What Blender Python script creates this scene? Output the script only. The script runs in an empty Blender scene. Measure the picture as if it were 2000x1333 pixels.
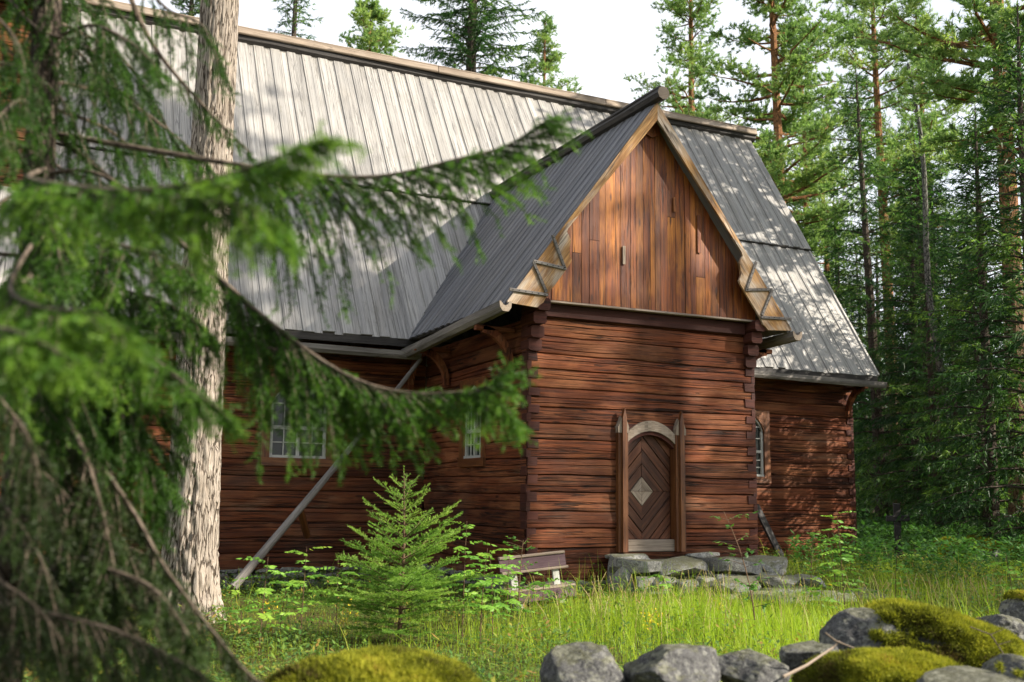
import bpy, math, random
import numpy as np
from mathutils import Vector, Matrix

# ------------------------------------------------------------------ camera, world, sun, exposure
scene = bpy.context.scene
COL = scene.collection
CAM = np.array([-6.6092, -13.3523, 1.55])
FWD = np.array([0.4248, 0.8934, 0.1464]); RGT = np.array([0.9022, -0.4311, 0.0126]); UPV = np.array([-0.0744, -0.1267, 0.9891])
FPX = 2054.7                                   # focal length in pixels of a 2000 px wide frame
cam_data = bpy.data.cameras.new('camera')
cam_data.sensor_width = 36.0; cam_data.lens = 36.0 * FPX / 2000.0
cam_data.clip_start = 0.05; cam_data.clip_end = 2000.0
cam_data.dof.use_dof = True; cam_data.dof.focus_distance = 15.0; cam_data.dof.aperture_fstop = 1.8
cam = bpy.data.objects.new('camera', cam_data); COL.objects.link(cam)
cam.matrix_world = Matrix(((RGT[0], UPV[0], -FWD[0], CAM[0]), (RGT[1], UPV[1], -FWD[1], CAM[1]), (RGT[2], UPV[2], -FWD[2], CAM[2]), (0, 0, 0, 1)))
scene.camera = cam

SUN_AZ = math.atan2(-0.655, 0.756); SUN_EL = math.radians(32.0)
SUN = np.array([math.cos(SUN_AZ) * math.cos(SUN_EL), math.sin(SUN_AZ) * math.cos(SUN_EL), math.sin(SUN_EL)])
world = bpy.data.worlds.new('World'); scene.world = world; world.use_nodes = True
wn = world.node_tree.nodes; wl = world.node_tree.links
bg = wn['Background']
sky = wn.new('ShaderNodeTexSky'); sky.sky_type = 'NISHITA'; sky.sun_disc = False
sky.sun_elevation = SUN_EL; sky.sun_rotation = math.atan2(SUN[0], SUN[1])
sky.air_density = 1.0; sky.dust_density = 2.5; sky.ozone_density = 1.0
wtc = wn.new('ShaderNodeTexCoord'); wno = wn.new('ShaderNodeTexNoise'); wno.inputs['Scale'].default_value = 2.2; wno.inputs['Detail'].default_value = 6
wl.new(wtc.outputs['Generated'], wno.inputs['Vector'])
wmr = wn.new('ShaderNodeMapRange'); wmr.inputs['From Min'].default_value = 0.34; wmr.inputs['From Max'].default_value = 0.62
wmr.inputs['To Min'].default_value = 0.55; wmr.inputs['To Max'].default_value = 0.9
wl.new(wno.outputs['Fac'], wmr.inputs['Value'])
wmx = wn.new('ShaderNodeMixRGB'); wmx.inputs['Color2'].default_value = (10.5, 10.7, 11.2, 1)     # thin bright cloud veil
wsp = wn.new('ShaderNodeSeparateXYZ'); wl.new(wtc.outputs['Generated'], wsp.inputs[0])
wz = wn.new('ShaderNodeMapRange'); wz.inputs['From Min'].default_value = 0.35; wz.inputs['From Max'].default_value = 0.9; wz.inputs['To Min'].default_value = 1.0; wz.inputs['To Max'].default_value = 0.35
wl.new(wsp.outputs[2], wz.inputs['Value'])                                                     # the veil thins towards the zenith
wmu = wn.new('ShaderNodeMath'); wmu.operation = 'MULTIPLY'; wl.new(wmr.outputs['Result'], wmu.inputs[0]); wl.new(wz.outputs['Result'], wmu.inputs[1])
wl.new(wmu.outputs[0], wmx.inputs['Fac']); wl.new(sky.outputs['Color'], wmx.inputs['Color1'])
wl.new(wmx.outputs['Color'], bg.inputs['Color'])
bg.inputs['Strength'].default_value = 0.075

sun_data = bpy.data.lights.new('sun', 'SUN'); sun_data.energy = 5.0; sun_data.angle = math.radians(0.5); sun_data.color = (1.0, 0.91, 0.78)
sun = bpy.data.objects.new('sun', sun_data); COL.objects.link(sun)
sun.rotation_euler = Vector((-SUN[0], -SUN[1], -SUN[2])).to_track_quat('-Z', 'Y').to_euler()
sun.location = (20, -20, 30)
vs = scene.view_settings
vs.view_transform = 'Standard'; vs.look = 'None'; vs.gamma = 1.0; vs.exposure = 1.12; vs.use_curve_mapping = False
scene.cycles.use_denoising = True
scene.cycles.max_bounces = 6; scene.cycles.diffuse_bounces = 3; scene.cycles.glossy_bounces = 2; scene.cycles.transmission_bounces = 3
scene.cycles.sample_clamp_indirect = 6.0

R = random.Random(11)
NR = np.random.default_rng(7)

# ------------------------------------------------------------------ helpers
def ray(px, py):
    return FWD + RGT * (px - 1000) / FPX + UPV * (666.5 - py) / FPX
def at(px, py, x=None, y=None, z=None, d=None):
    r = ray(px, py)
    if d is not None: t = d
    elif x is not None: t = (x - CAM[0]) / r[0]
    elif y is not None: t = (y - CAM[1]) / r[1]
    else: t = (z - CAM[2]) / r[2]
    return CAM + r * t
def sst(a, b, v): 
    t = np.clip((v - a) / (b - a), 0, 1); return t * t * (3 - 2 * t)
def hsh(ix, iy, iz):
    n = (ix.astype(np.int64) * 374761393 + iy.astype(np.int64) * 668265263 + iz.astype(np.int64) * 2147483647) & 0xffffffff
    n = ((n ^ (n >> 13)) * 1274126177) & 0xffffffff
    n = (n ^ (n >> 16)) & 0xffffff
    return n / float(0xffffff)
def vnoise(P):
    P = np.asarray(P, float); I = np.floor(P).astype(np.int64); F = P - I; F = F * F * (3 - 2 * F)
    r = 0
    for dx in (0, 1):
        for dy in (0, 1):
            for dz in (0, 1):
                w = (F[..., 0] if dx else 1 - F[..., 0]) * (F[..., 1] if dy else 1 - F[..., 1]) * (F[..., 2] if dz else 1 - F[..., 2])
                r = r + w * hsh(I[..., 0] + dx, I[..., 1] + dy, I[..., 2] + dz)
    return r
def fbm(P, o=4):
    P = np.asarray(P, float); s = 0; a = 0.5; t = 0
    for k in range(o):
        s = s + a * vnoise(P * (2 ** k) + 17.3 * k); t += a; a *= 0.5
    return s / t
def ground_z(x, y):
    x = np.asarray(x, float); y = np.asarray(y, float)
    P = np.stack([x * 0.45, y * 0.45, np.zeros_like(x)], -1)
    h = 0.32 * sst(-2.5, 2.0, x) * sst(-5.5, 0.0, y)
    far = sst(6, 16, x) * 0.12
    return h + far + 0.16 * (fbm(P, 3) - 0.5) + 0.02
def gpt(px, py, it=6):
    z = 0.1
    for k in range(it):
        p = at(px, py, z=z); z = float(ground_z(p[0], p[1]))
    return np.array([p[0], p[1], z])

class MB:
    """collects faces; build() links them as ONE mesh object"""
    def __init__(s): s.V = []; s.F = []; s.UV = []; s.R = []; s.M = []; s.blk = []; s.n = 0
    def face(s, pts, uv=None, rnd=0.5, mi=0):
        k = len(pts); i = s.n; s.V.extend([tuple(p) for p in pts]); s.n += k
        s.F.append(tuple(range(i, i + k))); s.UV.extend(uv if uv else [(0, 0)] * k); s.R.append(rnd); s.M.append(mi)
    def box(s, o, a, b, c, rnd=None, mi=0, bev=0.0):
        """box with corner o and edge vectors a (grain), b, c"""
        o, a, b, c = [np.asarray(q, float) for q in (o, a, b, c)]
        if np.dot(np.cross(a, b), c) < 0: b, c = c, b
        rnd = R.random() if rnd is None else rnd
        la, lb, lc = [np.linalg.norm(q) for q in (a, b, c)]
        k = R.random() * 9
        P = lambda i, j, l: o + a * i + b * j + c * l
        e = min(bev, lb * .3, lc * .3)
        if e <= 0:
            s.face([P(0,0,0), P(0,1,0), P(1,1,0), P(1,0,0)], [(k,0),(k,lb),(k+la,lb),(k+la,0)], rnd, mi)
            s.face([P(0,0,1), P(1,0,1), P(1,1,1), P(0,1,1)], [(k,0),(k+la,0),(k+la,lb),(k,lb)], rnd, mi)
            s.face([P(0,0,0), P(1,0,0), P(1,0,1), P(0,0,1)], [(k,0),(k+la,0),(k+la,lc),(k,lc)], rnd, mi)
            s.face([P(0,1,0), P(0,1,1), P(1,1,1), P(1,1,0)], [(k,0),(k,lc),(k+la,lc),(k+la,0)], rnd, mi)
        else:
            eb, ec = e / lb, e / lc
            ring = [(0,ec),(eb,0),(1-eb,0),(1,ec),(1,1-ec),(1-eb,1),(eb,1),(0,1-ec)]
            vv = 0
            for q in range(8):
                j0, l0 = ring[q]; j1, l1 = ring[(q+1) % 8]
                w = math.hypot((j1-j0)*lb, (l1-l0)*lc)
                s.face([P(0,j0,l0), P(0,j1,l1), P(1,j1,l1), P(1,j0,l0)][::-1], [(k,vv),(k,vv+w),(k+la,vv+w),(k+la,vv)][::-1], rnd, mi); vv += w
            s.face([P(0,j,l) for j, l in ring][::-1], [(k+l*lc, j*lb) for j, l in ring][::-1], rnd, mi)
            s.face([P(1,j,l) for j, l in ring], [(k+l*lc, j*lb) for j, l in ring], rnd, mi); return
        s.face([P(0,0,0), P(0,0,1), P(0,1,1), P(0,1,0)], [(k,0),(k+lc*.3,0),(k+lc*.3,lb),(k,lb)], rnd, mi)
        s.face([P(1,0,0), P(1,1,0), P(1,1,1), P(1,0,1)], [(k,0),(k,lb),(k+lc*.3,lb),(k+lc*.3,0)], rnd, mi)
    def prism(s, poly, ext, rnd=None, mi=0, grain=None):
        """planar polygon extruded by vector ext (grain = direction of u)"""
        poly = [np.asarray(p, float) for p in poly]; ext = np.asarray(ext, float)
        rnd = R.random() if rnd is None else rnd
        g = np.asarray(grain if grain is not None else poly[1] - poly[0], float); g = g / np.linalg.norm(g)
        nn = ext / np.linalg.norm(ext); w = np.cross(nn, g)
        k = R.random() * 9
        uv = [(float(p @ g) + k, float(p @ w)) for p in poly]
        area = sum(np.dot(np.cross(poly[i] - poly[0], poly[i+1] - poly[0]), nn) for i in range(1, len(poly)-1))
        if area < 0: poly = poly[::-1]; uv = uv[::-1]
        s.face(poly[::-1], uv[::-1], rnd, mi); s.face([p + ext for p in poly], uv, rnd, mi)
        le = np.linalg.norm(ext)
        for i in range(len(poly)):
            j = (i + 1) % len(poly)
            s.face([poly[i], poly[j], poly[j] + ext, poly[i] + ext], [uv[i], uv[j], (uv[j][0], uv[j][1] + le), (uv[i][0], uv[i][1] + le)], rnd, mi)
    def tube(s, pts, rad, n=8, rnd=None, mi=0, cap=True, capmi=None):
        pts = [np.asarray(p, float) for p in pts]; rnd = R.random() if rnd is None else rnd
        rad = [rad] * len(pts) if not hasattr(rad, '__len__') else rad
        rings = []; ref = np.array([0.31, 0.2, 0.93]); ln = 0; us = []
        for i, p in enumerate(pts):
            t = pts[min(i+1, len(pts)-1)] - pts[max(i-1, 0)]; t = t / (np.linalg.norm(t) + 1e-9)
            if abs(t @ ref) > .95: ref = np.array([0.9, 0.1, 0.1])
            a = np.cross(t, ref); a /= np.linalg.norm(a); b = np.cross(t, a)
            rings.append([p + rad[i] * (math.cos(6.2832*q/n) * a + math.sin(6.2832*q/n) * b) for q in range(n)])
            if i: ln += np.linalg.norm(pts[i] - pts[i-1])
            us.append(ln)
        for i in range(len(pts)-1):
            for q in range(n):
                q2 = (q+1) % n; w = 6.2832 * max(rad[0], .01) / n
                s.face([rings[i][q], rings[i][q2], rings[i+1][q2], rings[i+1][q]], [(us[i], q*w), (us[i], (q+1)*w), (us[i+1], (q+1)*w), (us[i+1], q*w)], rnd, mi)
        if cap:
            cm = mi if capmi is None else capmi
            s.face(rings[0][::-1], [(q*.01, q*.02) for q in range(n)], rnd, cm); s.face(rings[-1], [(q*.01, q*.02) for q in range(n)], rnd, cm)
    def arr(s, V, F, rnd, uv=None, mi=0):
        """numpy block: V (n,3), F (m,k) local indices, rnd (m,), uv (m,k,2) or None"""
        s.blk.append((np.asarray(V, np.float32), np.asarray(F, np.int64), np.asarray(rnd, np.float32), uv, mi))
    def mesh(s, name, mats, smooth=False):
        me = bpy.data.meshes.new(name)
        nv = s.n + sum(len(b[0]) for b in s.blk)
        V = np.zeros((nv, 3), np.float32)
        if s.n: V[:s.n] = np.array(s.V, np.float32)
        tot = [np.array([len(f) for f in s.F], np.int64)]; idx = [np.array([i for f in s.F for i in f], np.int64)]
        uv = [np.array(s.UV, np.float32).reshape(-1, 2)]; rn = [np.array(s.R, np.float32)]; mi = [np.array(s.M, np.int64)]
        o = s.n
        for (bv, bf, br, bu, bm) in s.blk:
            V[o:o+len(bv)] = bv
            tot.append(np.full(len(bf), bf.shape[1], np.int64)); idx.append((bf + o).ravel())
            uv.append(np.zeros((bf.size, 2), np.float32) if bu is None else np.asarray(bu, np.float32).reshape(-1, 2))
            rn.append(br); mi.append(np.full(len(bf), bm, np.int64)); o += len(bv)
        tot = np.concatenate(tot); idx = np.concatenate(idx); uv = np.concatenate(uv); rn = np.concatenate(rn); mi = np.concatenate(mi)
        me.vertices.add(nv); me.vertices.foreach_set('co', V.ravel())
        me.loops.add(len(idx)); me.loops.foreach_set('vertex_index', idx.astype(np.int32))
        me.polygons.add(len(tot)); st = np.concatenate([[0], np.cumsum(tot)[:-1]])
        me.polygons.foreach_set('loop_start', st.astype(np.int32)); me.polygons.foreach_set('loop_total', tot.astype(np.int32))
        me.polygons.foreach_set('material_index', mi.astype(np.int32))
        me.polygons.foreach_set('use_smooth', np.full(len(tot), smooth))
        ul = me.uv_layers.new(name='UVMap'); ul.data.foreach_set('uv', uv.ravel())
        at_ = me.attributes.new('rnd', 'FLOAT', 'FACE'); at_.data.foreach_set('value', rn.astype(np.float32))
        for m in (mats if isinstance(mats, (list, tuple)) else [mats]): me.materials.append(m)
        me.update(calc_edges=True); me.validate()
        return me
    def build(s, name, mats, parent=None, smooth=False, label=None):
        o = bpy.data.objects.new(name, s.mesh(name, mats, smooth)); COL.objects.link(o)
        if parent is not None:
            o.parent = parent
            o.location = -np.array(root_of(parent))
        if label: o['label'] = label
        return o
def root_of(o):
    p = np.zeros(3)
    while o is not None:
        p = p + np.array(o.location); o = o.parent
    return p
def tag(o, label, cat, group=None, kind=None):
    if label: o['label'] = label
    if cat: o['category'] = cat
    if group: o['group'] = group
    if kind: o['kind'] = kind
    return o
def thing(name, label, cat, loc=(0, 0, 0), group=None):
    o = bpy.data.objects.new(name, None); COL.objects.link(o); o.location = tuple(float(q) for q in loc); o.empty_display_size = .2
    return tag(o, label, cat, group)
def unit(v): v = np.asarray(v, float); return v / (np.linalg.norm(v) + 1e-12)
def clip_poly(poly, a, n):
    """keep the side of convex polygon with (p-a).n >= 0"""
    out = []
    for i in range(len(poly)):
        p, q = poly[i], poly[(i+1) % len(poly)]; dp = np.dot(p - a, n); dq = np.dot(q - a, n)
        if dp >= 0: out.append(p)
        if (dp >= 0) != (dq >= 0): out.append(p + (q - p) * dp / (dp - dq))
    return out

# ------------------------------------------------------------------ materials
def new_mat(name):
    m = bpy.data.materials.new(name); m.use_nodes = True
    nt = m.node_tree; return m, nt.nodes, nt.links, nt.nodes['Principled BSDF']
def mth(n, l, op, a, b=None, clamp=False):
    x = n.new('ShaderNodeMath'); x.operation = op; x.use_clamp = clamp
    for i, q in enumerate((a, b)):
        if q is None: continue
        if isinstance(q, (int, float)): x.inputs[i].default_value = q
        else: l.new(q, x.inputs[i])
    return x.outputs[0]
def mixc(n, l, f, a, b, mode='MIX'):
    x = n.new('ShaderNodeMixRGB'); x.blend_type = mode
    for i, q in ((0, f), (1, a), (2, b)):
        if isinstance(q, (int, float)): x.inputs[i].default_value = q if i == 0 else (q, q, q, 1)
        elif isinstance(q, tuple): x.inputs[i].default_value = q + (1,) if len(q) == 3 else q
        else: l.new(q, x.inputs[i])
    return x.outputs[0]
def ramp(n, l, v, lo, hi, a=0.0, b=1.0, smooth=True):
    x = n.new('ShaderNodeMapRange'); x.interpolation_type = 'SMOOTHSTEP' if smooth else 'LINEAR'
    x.inputs['From Min'].default_value = lo; x.inputs['From Max'].default_value = hi; x.inputs['To Min'].default_value = a; x.inputs['To Max'].default_value = b
    l.new(v, x.inputs['Value']); return x.outputs[0]
def noise(n, l, vec, scale=1.0, detail=4, rough=.55, dist=0.0):
    x = n.new('ShaderNodeTexNoise'); x.inputs['Scale'].default_value = scale; x.inputs['Detail'].default_value = detail
    x.inputs['Roughness'].default_value = rough; x.inputs['Distortion'].default_value = dist
    if vec is not None: l.new(vec, x.inputs['Vector'])
    return x.outputs['Fac']
def attr(n, name='rnd'):
    x = n.new('ShaderNodeAttribute'); x.attribute_name = name; return x.outputs['Fac']

def wood(name, dark, mid, light, crack=0.6, gx=.9, gy=22, rough=.75, bump=.35, var=.35, knots=True, crack_col=(.012, .008, .006), light_amt=.5, spec=.3, cw=.022):
    m, n, l, b = new_mat(name)
    uv = n.new('ShaderNodeUVMap'); sp = n.new('ShaderNodeSeparateXYZ'); l.new(uv.outputs[0], sp.inputs[0])
    r = attr(n)
    def vec(a, c, ro):
        cb = n.new('ShaderNodeCombineXYZ')
        l.new(mth(n, l, 'ADD', mth(n, l, 'MULTIPLY', sp.outputs[0], a), mth(n, l, 'MULTIPLY', r, 31.7)), cb.inputs[0])
        l.new(mth(n, l, 'MULTIPLY', sp.outputs[1], c), cb.inputs[1]); l.new(mth(n, l, 'MULTIPLY', r, ro), cb.inputs[2]); return cb.outputs[0]
    g = noise(n, l, vec(gx, gy, 57.), 1, 7, .62, .35)
    fine = noise(n, l, vec(gx * 3, gy * 5, 23.), 1, 3, .6)
    w = noise(n, l, vec(.9, 2.6, 77.), 1, 4, .6, .4)
    c = noise(n, l, vec(.6, gy * .8, 91.), 1, 3, .5, .6)
    cm = noise(n, l, vec(.8, 3., 11.), 1, 2, .5)
    line = ramp(n, l, mth(n, l, 'ABSOLUTE', mth(n, l, 'SUBTRACT', c, .5)), cw * .25, cw)
    line = mth(n, l, 'SUBTRACT', 1.0, line)
    line = mth(n, l, 'MULTIPLY', line, ramp(n, l, cm, .42, .58, 0, crack))
    col = mixc(n, l, ramp(n, l, g, .3, .68), dark, mid)
    col = mixc(n, l, mth(n, l, 'MULTIPLY', ramp(n, l, w, .42, .72), light_amt), col, light)
    col = mixc(n, l, ramp(n, l, fine, .25, .75, .55, 0), col, tuple(q * .45 for q in dark))
    if knots:
        vo = n.new('ShaderNodeTexVoronoi'); l.new(vec(1.3, 4.5, 43.), vo.inputs['Vector']); vo.inputs['Scale'].default_value = 1.0
        col = mixc(n, l, ramp(n, l, vo.outputs['Distance'], .05, .13, .75, 0), col, tuple(q * .3 for q in dark))
    br = mth(n, l, 'ADD', mth(n, l, 'MULTIPLY', mth(n, l, 'FRACT', mth(n, l, 'MULTIPLY', r, 7.31)), var * 2), 1 - var)
    col = mixc(n, l, 1.0, col, br, 'MULTIPLY')
    col = mixc(n, l, line, col, crack_col)
    l.new(col, b.inputs['Base Color']); b.inputs['Roughness'].default_value = rough; b.inputs['Specular IOR Level'].default_value = spec
    h = mth(n, l, 'SUBTRACT', mth(n, l, 'ADD', mth(n, l, 'MULTIPLY', g, .6), mth(n, l, 'MULTIPLY', fine, .3)), mth(n, l, 'MULTIPLY', line, .9))
    bp = n.new('ShaderNodeBump'); bp.inputs['Strength'].default_value = bump; bp.inputs['Distance'].default_value = .02
    l.new(h, bp.inputs['Height']); l.new(bp.outputs[0], b.inputs['Normal'])
    return m

M = {}
M['log'] = wood('tarred_log_wood', (.050, .014, .007), (.19, .053, .018), (.40, .165, .07), crack=.85, gy=26, bump=1., var=.40, rough=.75, spec=.2, cw=.04)
M['notch'] = wood('red_log_end_wood', (.042, .011, .007), (.08, .021, .012), (.11, .034, .019), crack=.5, gy=26, bump=.4, var=.25)
M['gable'] = wood('orange_pine_board', (.080, .015, .003), (.30, .076, .008), (.60, .215, .02), crack=.7, gy=24, bump=.5, var=.30, light_amt=.8, cw=.03, rough=.55, spec=.4)
M['roof'] = wood('grey_roof_board', (.27, .26, .245), (.40, .385, .36), (.47, .44, .395), crack=.6, gx=.35, gy=22, bump=.4, var=.17, rough=.5, knots=False, crack_col=(.05, .045, .04), spec=.6, light_amt=.8, cw=.035)
def stain(m, scale, amt, colr, lo=.5, hi=.72):
    nt = m.node_tree; n = nt.nodes; l = nt.links; b = n['Principled BSDF']; src = b.inputs['Base Color'].links[0].from_socket
    tc = n.new('ShaderNodeTexCoord'); mp = n.new('ShaderNodeMapping'); mp.inputs['Scale'].default_value = scale; l.new(tc.outputs['Object'], mp.inputs[0])
    f = noise(n, l, mp.outputs[0], 1., 7, .65, .4); l.new(mixc(n, l, ramp(n, l, f, lo, hi, 0, amt), src, colr), b.inputs['Base Color'])
stain(M['roof'], (1.6, .5, .5), .45, (.16, .145, .12)); stain(M['roof'], (3., 3., 3.), .35, (.10, .10, .05), .60, .72)
stain(M['log'], (.35, .35, .55), .5, (.075, .045, .032), .50, .70); stain(M['log'], (.5, .5, 1.8), .40, (.30, .19, .12), .56, .72)
stain(M['gable'], (2.2, 2.2, .5), .5, (.10, .028, .010), .50, .68)
M['proof'] = wood('shaded_roof_board', (.10, .102, .115), (.19, .195, .215), (.28, .265, .245), crack=.55, gx=.5, gy=26, bump=.4, var=.22, rough=.55, knots=False, crack_col=(.03, .03, .03), spec=.5)  # porch roof: its shade is put into darker, bluer boards
M['barge'] = wood('bleached_pine_board', (.20, .085, .022), (.52, .30, .11), (.60, .54, .45), crack=.7, gx=1.5, gy=16, bump=.4, var=.1, light_amt=1., cw=.035)
M['pale'] = wood('pale_weathered_wood', (.20, .15, .11), (.36, .29, .22), (.48, .41, .34), crack=.6, gy=24, bump=.35, var=.15)
M['greywood'] = wood('grey_weathered_wood', (.10, .09, .08), (.22, .20, .185), (.33, .30, .27), crack=.8, gy=26, bump=.45, var=.2)
M['dark'] = wood('black_tarred_wood', (.018, .016, .015), (.045, .04, .037), (.09, .08, .07), crack=.6, gy=22, bump=.4, var=.2, rough=.6)
M['post'] = wood('brown_oiled_wood', (.075, .024, .008), (.21, .075, .022), (.34, .135, .04), crack=.6, gy=26, bump=.35, var=.12, rough=.5, spec=.4)
M['door'] = wood('brown_door_board', (.040, .013, .006), (.14, .048, .02), (.24, .10, .05), crack=.6, gy=28, bump=.4, var=.3, rough=.55)
M['white'] = wood('white_painted_wood', (.40, .40, .36), (.52, .52, .47), (.58, .57, .53), crack=.3, gy=26, bump=.15, var=.06, knots=False, crack_col=(.2, .18, .15))
M['bench'] = wood('plum_painted_wood', (.085, .048, .056), (.115, .07, .08), (.14, .09, .10), crack=.3, gy=26, bump=.2, var=.06, knots=False)
M['nail'] = new_mat('dark_iron')[0]; M['nail'].node_tree.nodes['Principled BSDF'].inputs['Base Color'].default_value = (.02, .016, .014, 1)
M['nail'].node_tree.nodes['Principled BSDF'].inputs['Roughness'].default_value = .6
mg, n, l, b = new_mat('old_window_glass'); M['glass'] = mg
b.inputs['Base Color'].default_value = (.012, .018, .016, 1); b.inputs['Roughness'].default_value = .08; b.inputs['Specular IOR Level'].default_value = .3

def stone(name, c1, c2, lichen=(.42, .42, .36), scale=6, lamt=.35, mossy=0.0):
    m, n, l, b = new_mat(name)
    tc = n.new('ShaderNodeTexCoord'); v = tc.outputs['Object']
    a = noise(n, l, v, scale, 8, .65); f = noise(n, l, v, scale * 14, 4, .7); c = noise(n, l, v, scale * 1.7, 5, .6, .3)
    col = mixc(n, l, ramp(n, l, a, .3, .7), c1, c2)
    col = mixc(n, l, ramp(n, l, f, .35, .7, 0, .6), col, tuple(min(1, q * 1.9) for q in c2))
    col = mixc(n, l, ramp(n, l, c, .56, .64, 0, lamt), col, lichen)
    vo = n.new('ShaderNodeTexVoronoi'); l.new(v, vo.inputs['Vector']); vo.inputs['Scale'].default_value = scale * 3.2
    col = mixc(n, l, mth(n, l, 'MULTIPLY', ramp(n, l, vo.outputs['Distance'], .22, .34, 1, 0), ramp(n, l, c, .36, .55, 0, lamt)), col, lichen)
    sp_ = noise(n, l, v, scale * 4.5, 4, .75, .5)
    col = mixc(n, l, ramp(n, l, sp_, .54, .62, 0, lamt), col, tuple(q * .8 for q in lichen)); col = mixc(n, l, ramp(n, l, sp_, .36, .44, .8, 0), col, tuple(q * .5 for q in c1))
    r = attr(n); col = mixc(n, l, 1.0, col, mth(n, l, 'ADD', mth(n, l, 'MULTIPLY', r, .5), .75), 'MULTIPLY')
    if mossy:
        ge = n.new('ShaderNodeNewGeometry'); sp = n.new('ShaderNodeSeparateXYZ'); l.new(ge.outputs['Normal'], sp.inputs[0])
        k = mth(n, l, 'ADD', sp.outputs[2], mth(n, l, 'MULTIPLY', mth(n, l, 'SUBTRACT', c, .5), 1.6))
        col = mixc(n, l, ramp(n, l, k, .55, .9, 0, mossy), col, (.10, .10, .025))
    l.new(col, b.inputs['Base Color']); b.inputs['Roughness'].default_value = .85; b.inputs['Specular IOR Level'].default_value = .25
    h = mth(n, l, 'ADD', a, mth(n, l, 'MULTIPLY', f, .35))
    bp = n.new('ShaderNodeBump'); bp.inputs['Strength'].default_value = .6; bp.inputs['Distance'].default_value = .03; l.new(h, bp.inputs['Height']); l.new(bp.outputs[0], b.inputs['Normal'])
    return m
M['granite'] = stone('lichened_granite', (.025, .025, .027), (.082, .081, .08), lichen=(.26, .26, .23), lamt=.6, mossy=.35)
M['stepstone'] = stone('step_granite', (.07, .07, .064), (.22, .215, .20), lichen=(.42,.42,.36), lamt=.5, mossy=.6)
M['fstone'] = stone('foundation_stone', (.05, .05, .048), (.15, .145, .135), lamt=.35, mossy=.3)

def leaf(name, cols, trans=.35, rough=.5, spec=.35, tcol=1.35):
    """leaf / needle material; cols = colour stops over the per-face random value"""
    m, n, l, b = new_mat(name)
    r = attr(n); cr = n.new('ShaderNodeValToRGB'); l.new(r, cr.inputs[0])
    e = cr.color_ramp.elements; e[0].position = cols[0][0]; e[0].color = cols[0][1] + (1,); e[1].position = cols[-1][0]; e[1].color = cols[-1][1] + (1,)
    for p, c in cols[1:-1]:
        q = e.new(p); q.color = c + (1,)
    l.new(cr.outputs[0], b.inputs['Base Color']); b.inputs['Roughness'].default_value = rough; b.inputs['Specular IOR Level'].default_value = spec
    t = n.new('ShaderNodeBsdfTranslucent'); l.new(mixc(n, l, 1.0, cr.outputs[0], (tcol, tcol * 1.05, tcol * .7), 'MULTIPLY'), t.inputs[0])
    mx = n.new('ShaderNodeMixShader'); mx.inputs[0].default_value = trans
    l.new(b.outputs[0], mx.inputs[1]); l.new(t.outputs[0], mx.inputs[2]); l.new(mx.outputs[0], n['Material Output'].inputs[0])
    return m
M['spruce'] = leaf('spruce_needles', [(0, (.010, .032, .010)), (.55, (.023, .066, .016)), (.9, (.055, .125, .024)), (1, (.12, .20, .035))], trans=.42, tcol=1.6)
M['nearspruce'] = leaf('near_spruce_needles', [(0, (.018, .048, .010)), (.4, (.038, .095, .012)), (.75, (.080, .185, .018)), (1, (.17, .29, .035))], trans=.38, tcol=1.5)
M['shadedoldneedles'] = leaf('shaded_old_spruce_needles', [(0, (.022, .020, .010)), (.25, (.024, .042, .010)), (.6, (.038, .075, .014)), (.9, (.075, .115, .02)), (1, (.10, .075, .03))], trans=.3)  # lower boughs: brownish old needles, darkened further to stand for shade
M['youngspruce'] = leaf('young_spruce_needles', [(0, (.075, .17, .025)), (.5, (.14, .28, .035)), (1, (.30, .43, .07))], trans=.35)
M['pine'] = leaf('pine_needles', [(0, (.08, .16, .055)), (.6, (.19, .30, .09)), (1, (.36, .44, .14))], trans=.45, tcol=1.5)
M['grass'] = leaf('grass_blades', [(0, (.12, .23, .02)), (.55, (.30, .43, .03)), (.88, (.45, .51, .06)), (1, (.56, .48, .18))], trans=.5, rough=.45)
M['straw'] = leaf('dry_grass_straw', [(0, (.38, .29, .13)), (1, (.58, .48, .26))], trans=.3)
M['rowan'] = leaf('rowan_leaves', [(0, (.10, .25, .03)), (.6, (.21, .40, .045)), (.93, (.34, .48, .06)), (1, (.58, .46, .03))], trans=.45)
M['birch'] = leaf('birch_leaves', [(0, (.05, .15, .025)), (1, (.13, .27, .04))], trans=.4)
M['shrub'] = leaf('lingonberry_leaves', [(0, (.03, .085, .018)), (.5, (.07, .16, .03)), (.9, (.16, .24, .035)), (.97, (.30, .28, .04)), (1, (.26, .17, .04))], trans=.3, rough=.35, spec=.5)
M['fern'] = leaf('fern_fronds', [(0, (.03, .09, .018)), (.7, (.06, .16, .03)), (1, (.14, .24, .03))], trans=.4)
M['moss'] = leaf('cushion_moss', [(0, (.075, .055, .02)), (.2, (.10, .115, .015)), (.5, (.25, .26, .025)), (.85, (.38, .36, .04)), (1, (.26, .15, .04))], trans=.3, rough=.8, spec=.1)

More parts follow.
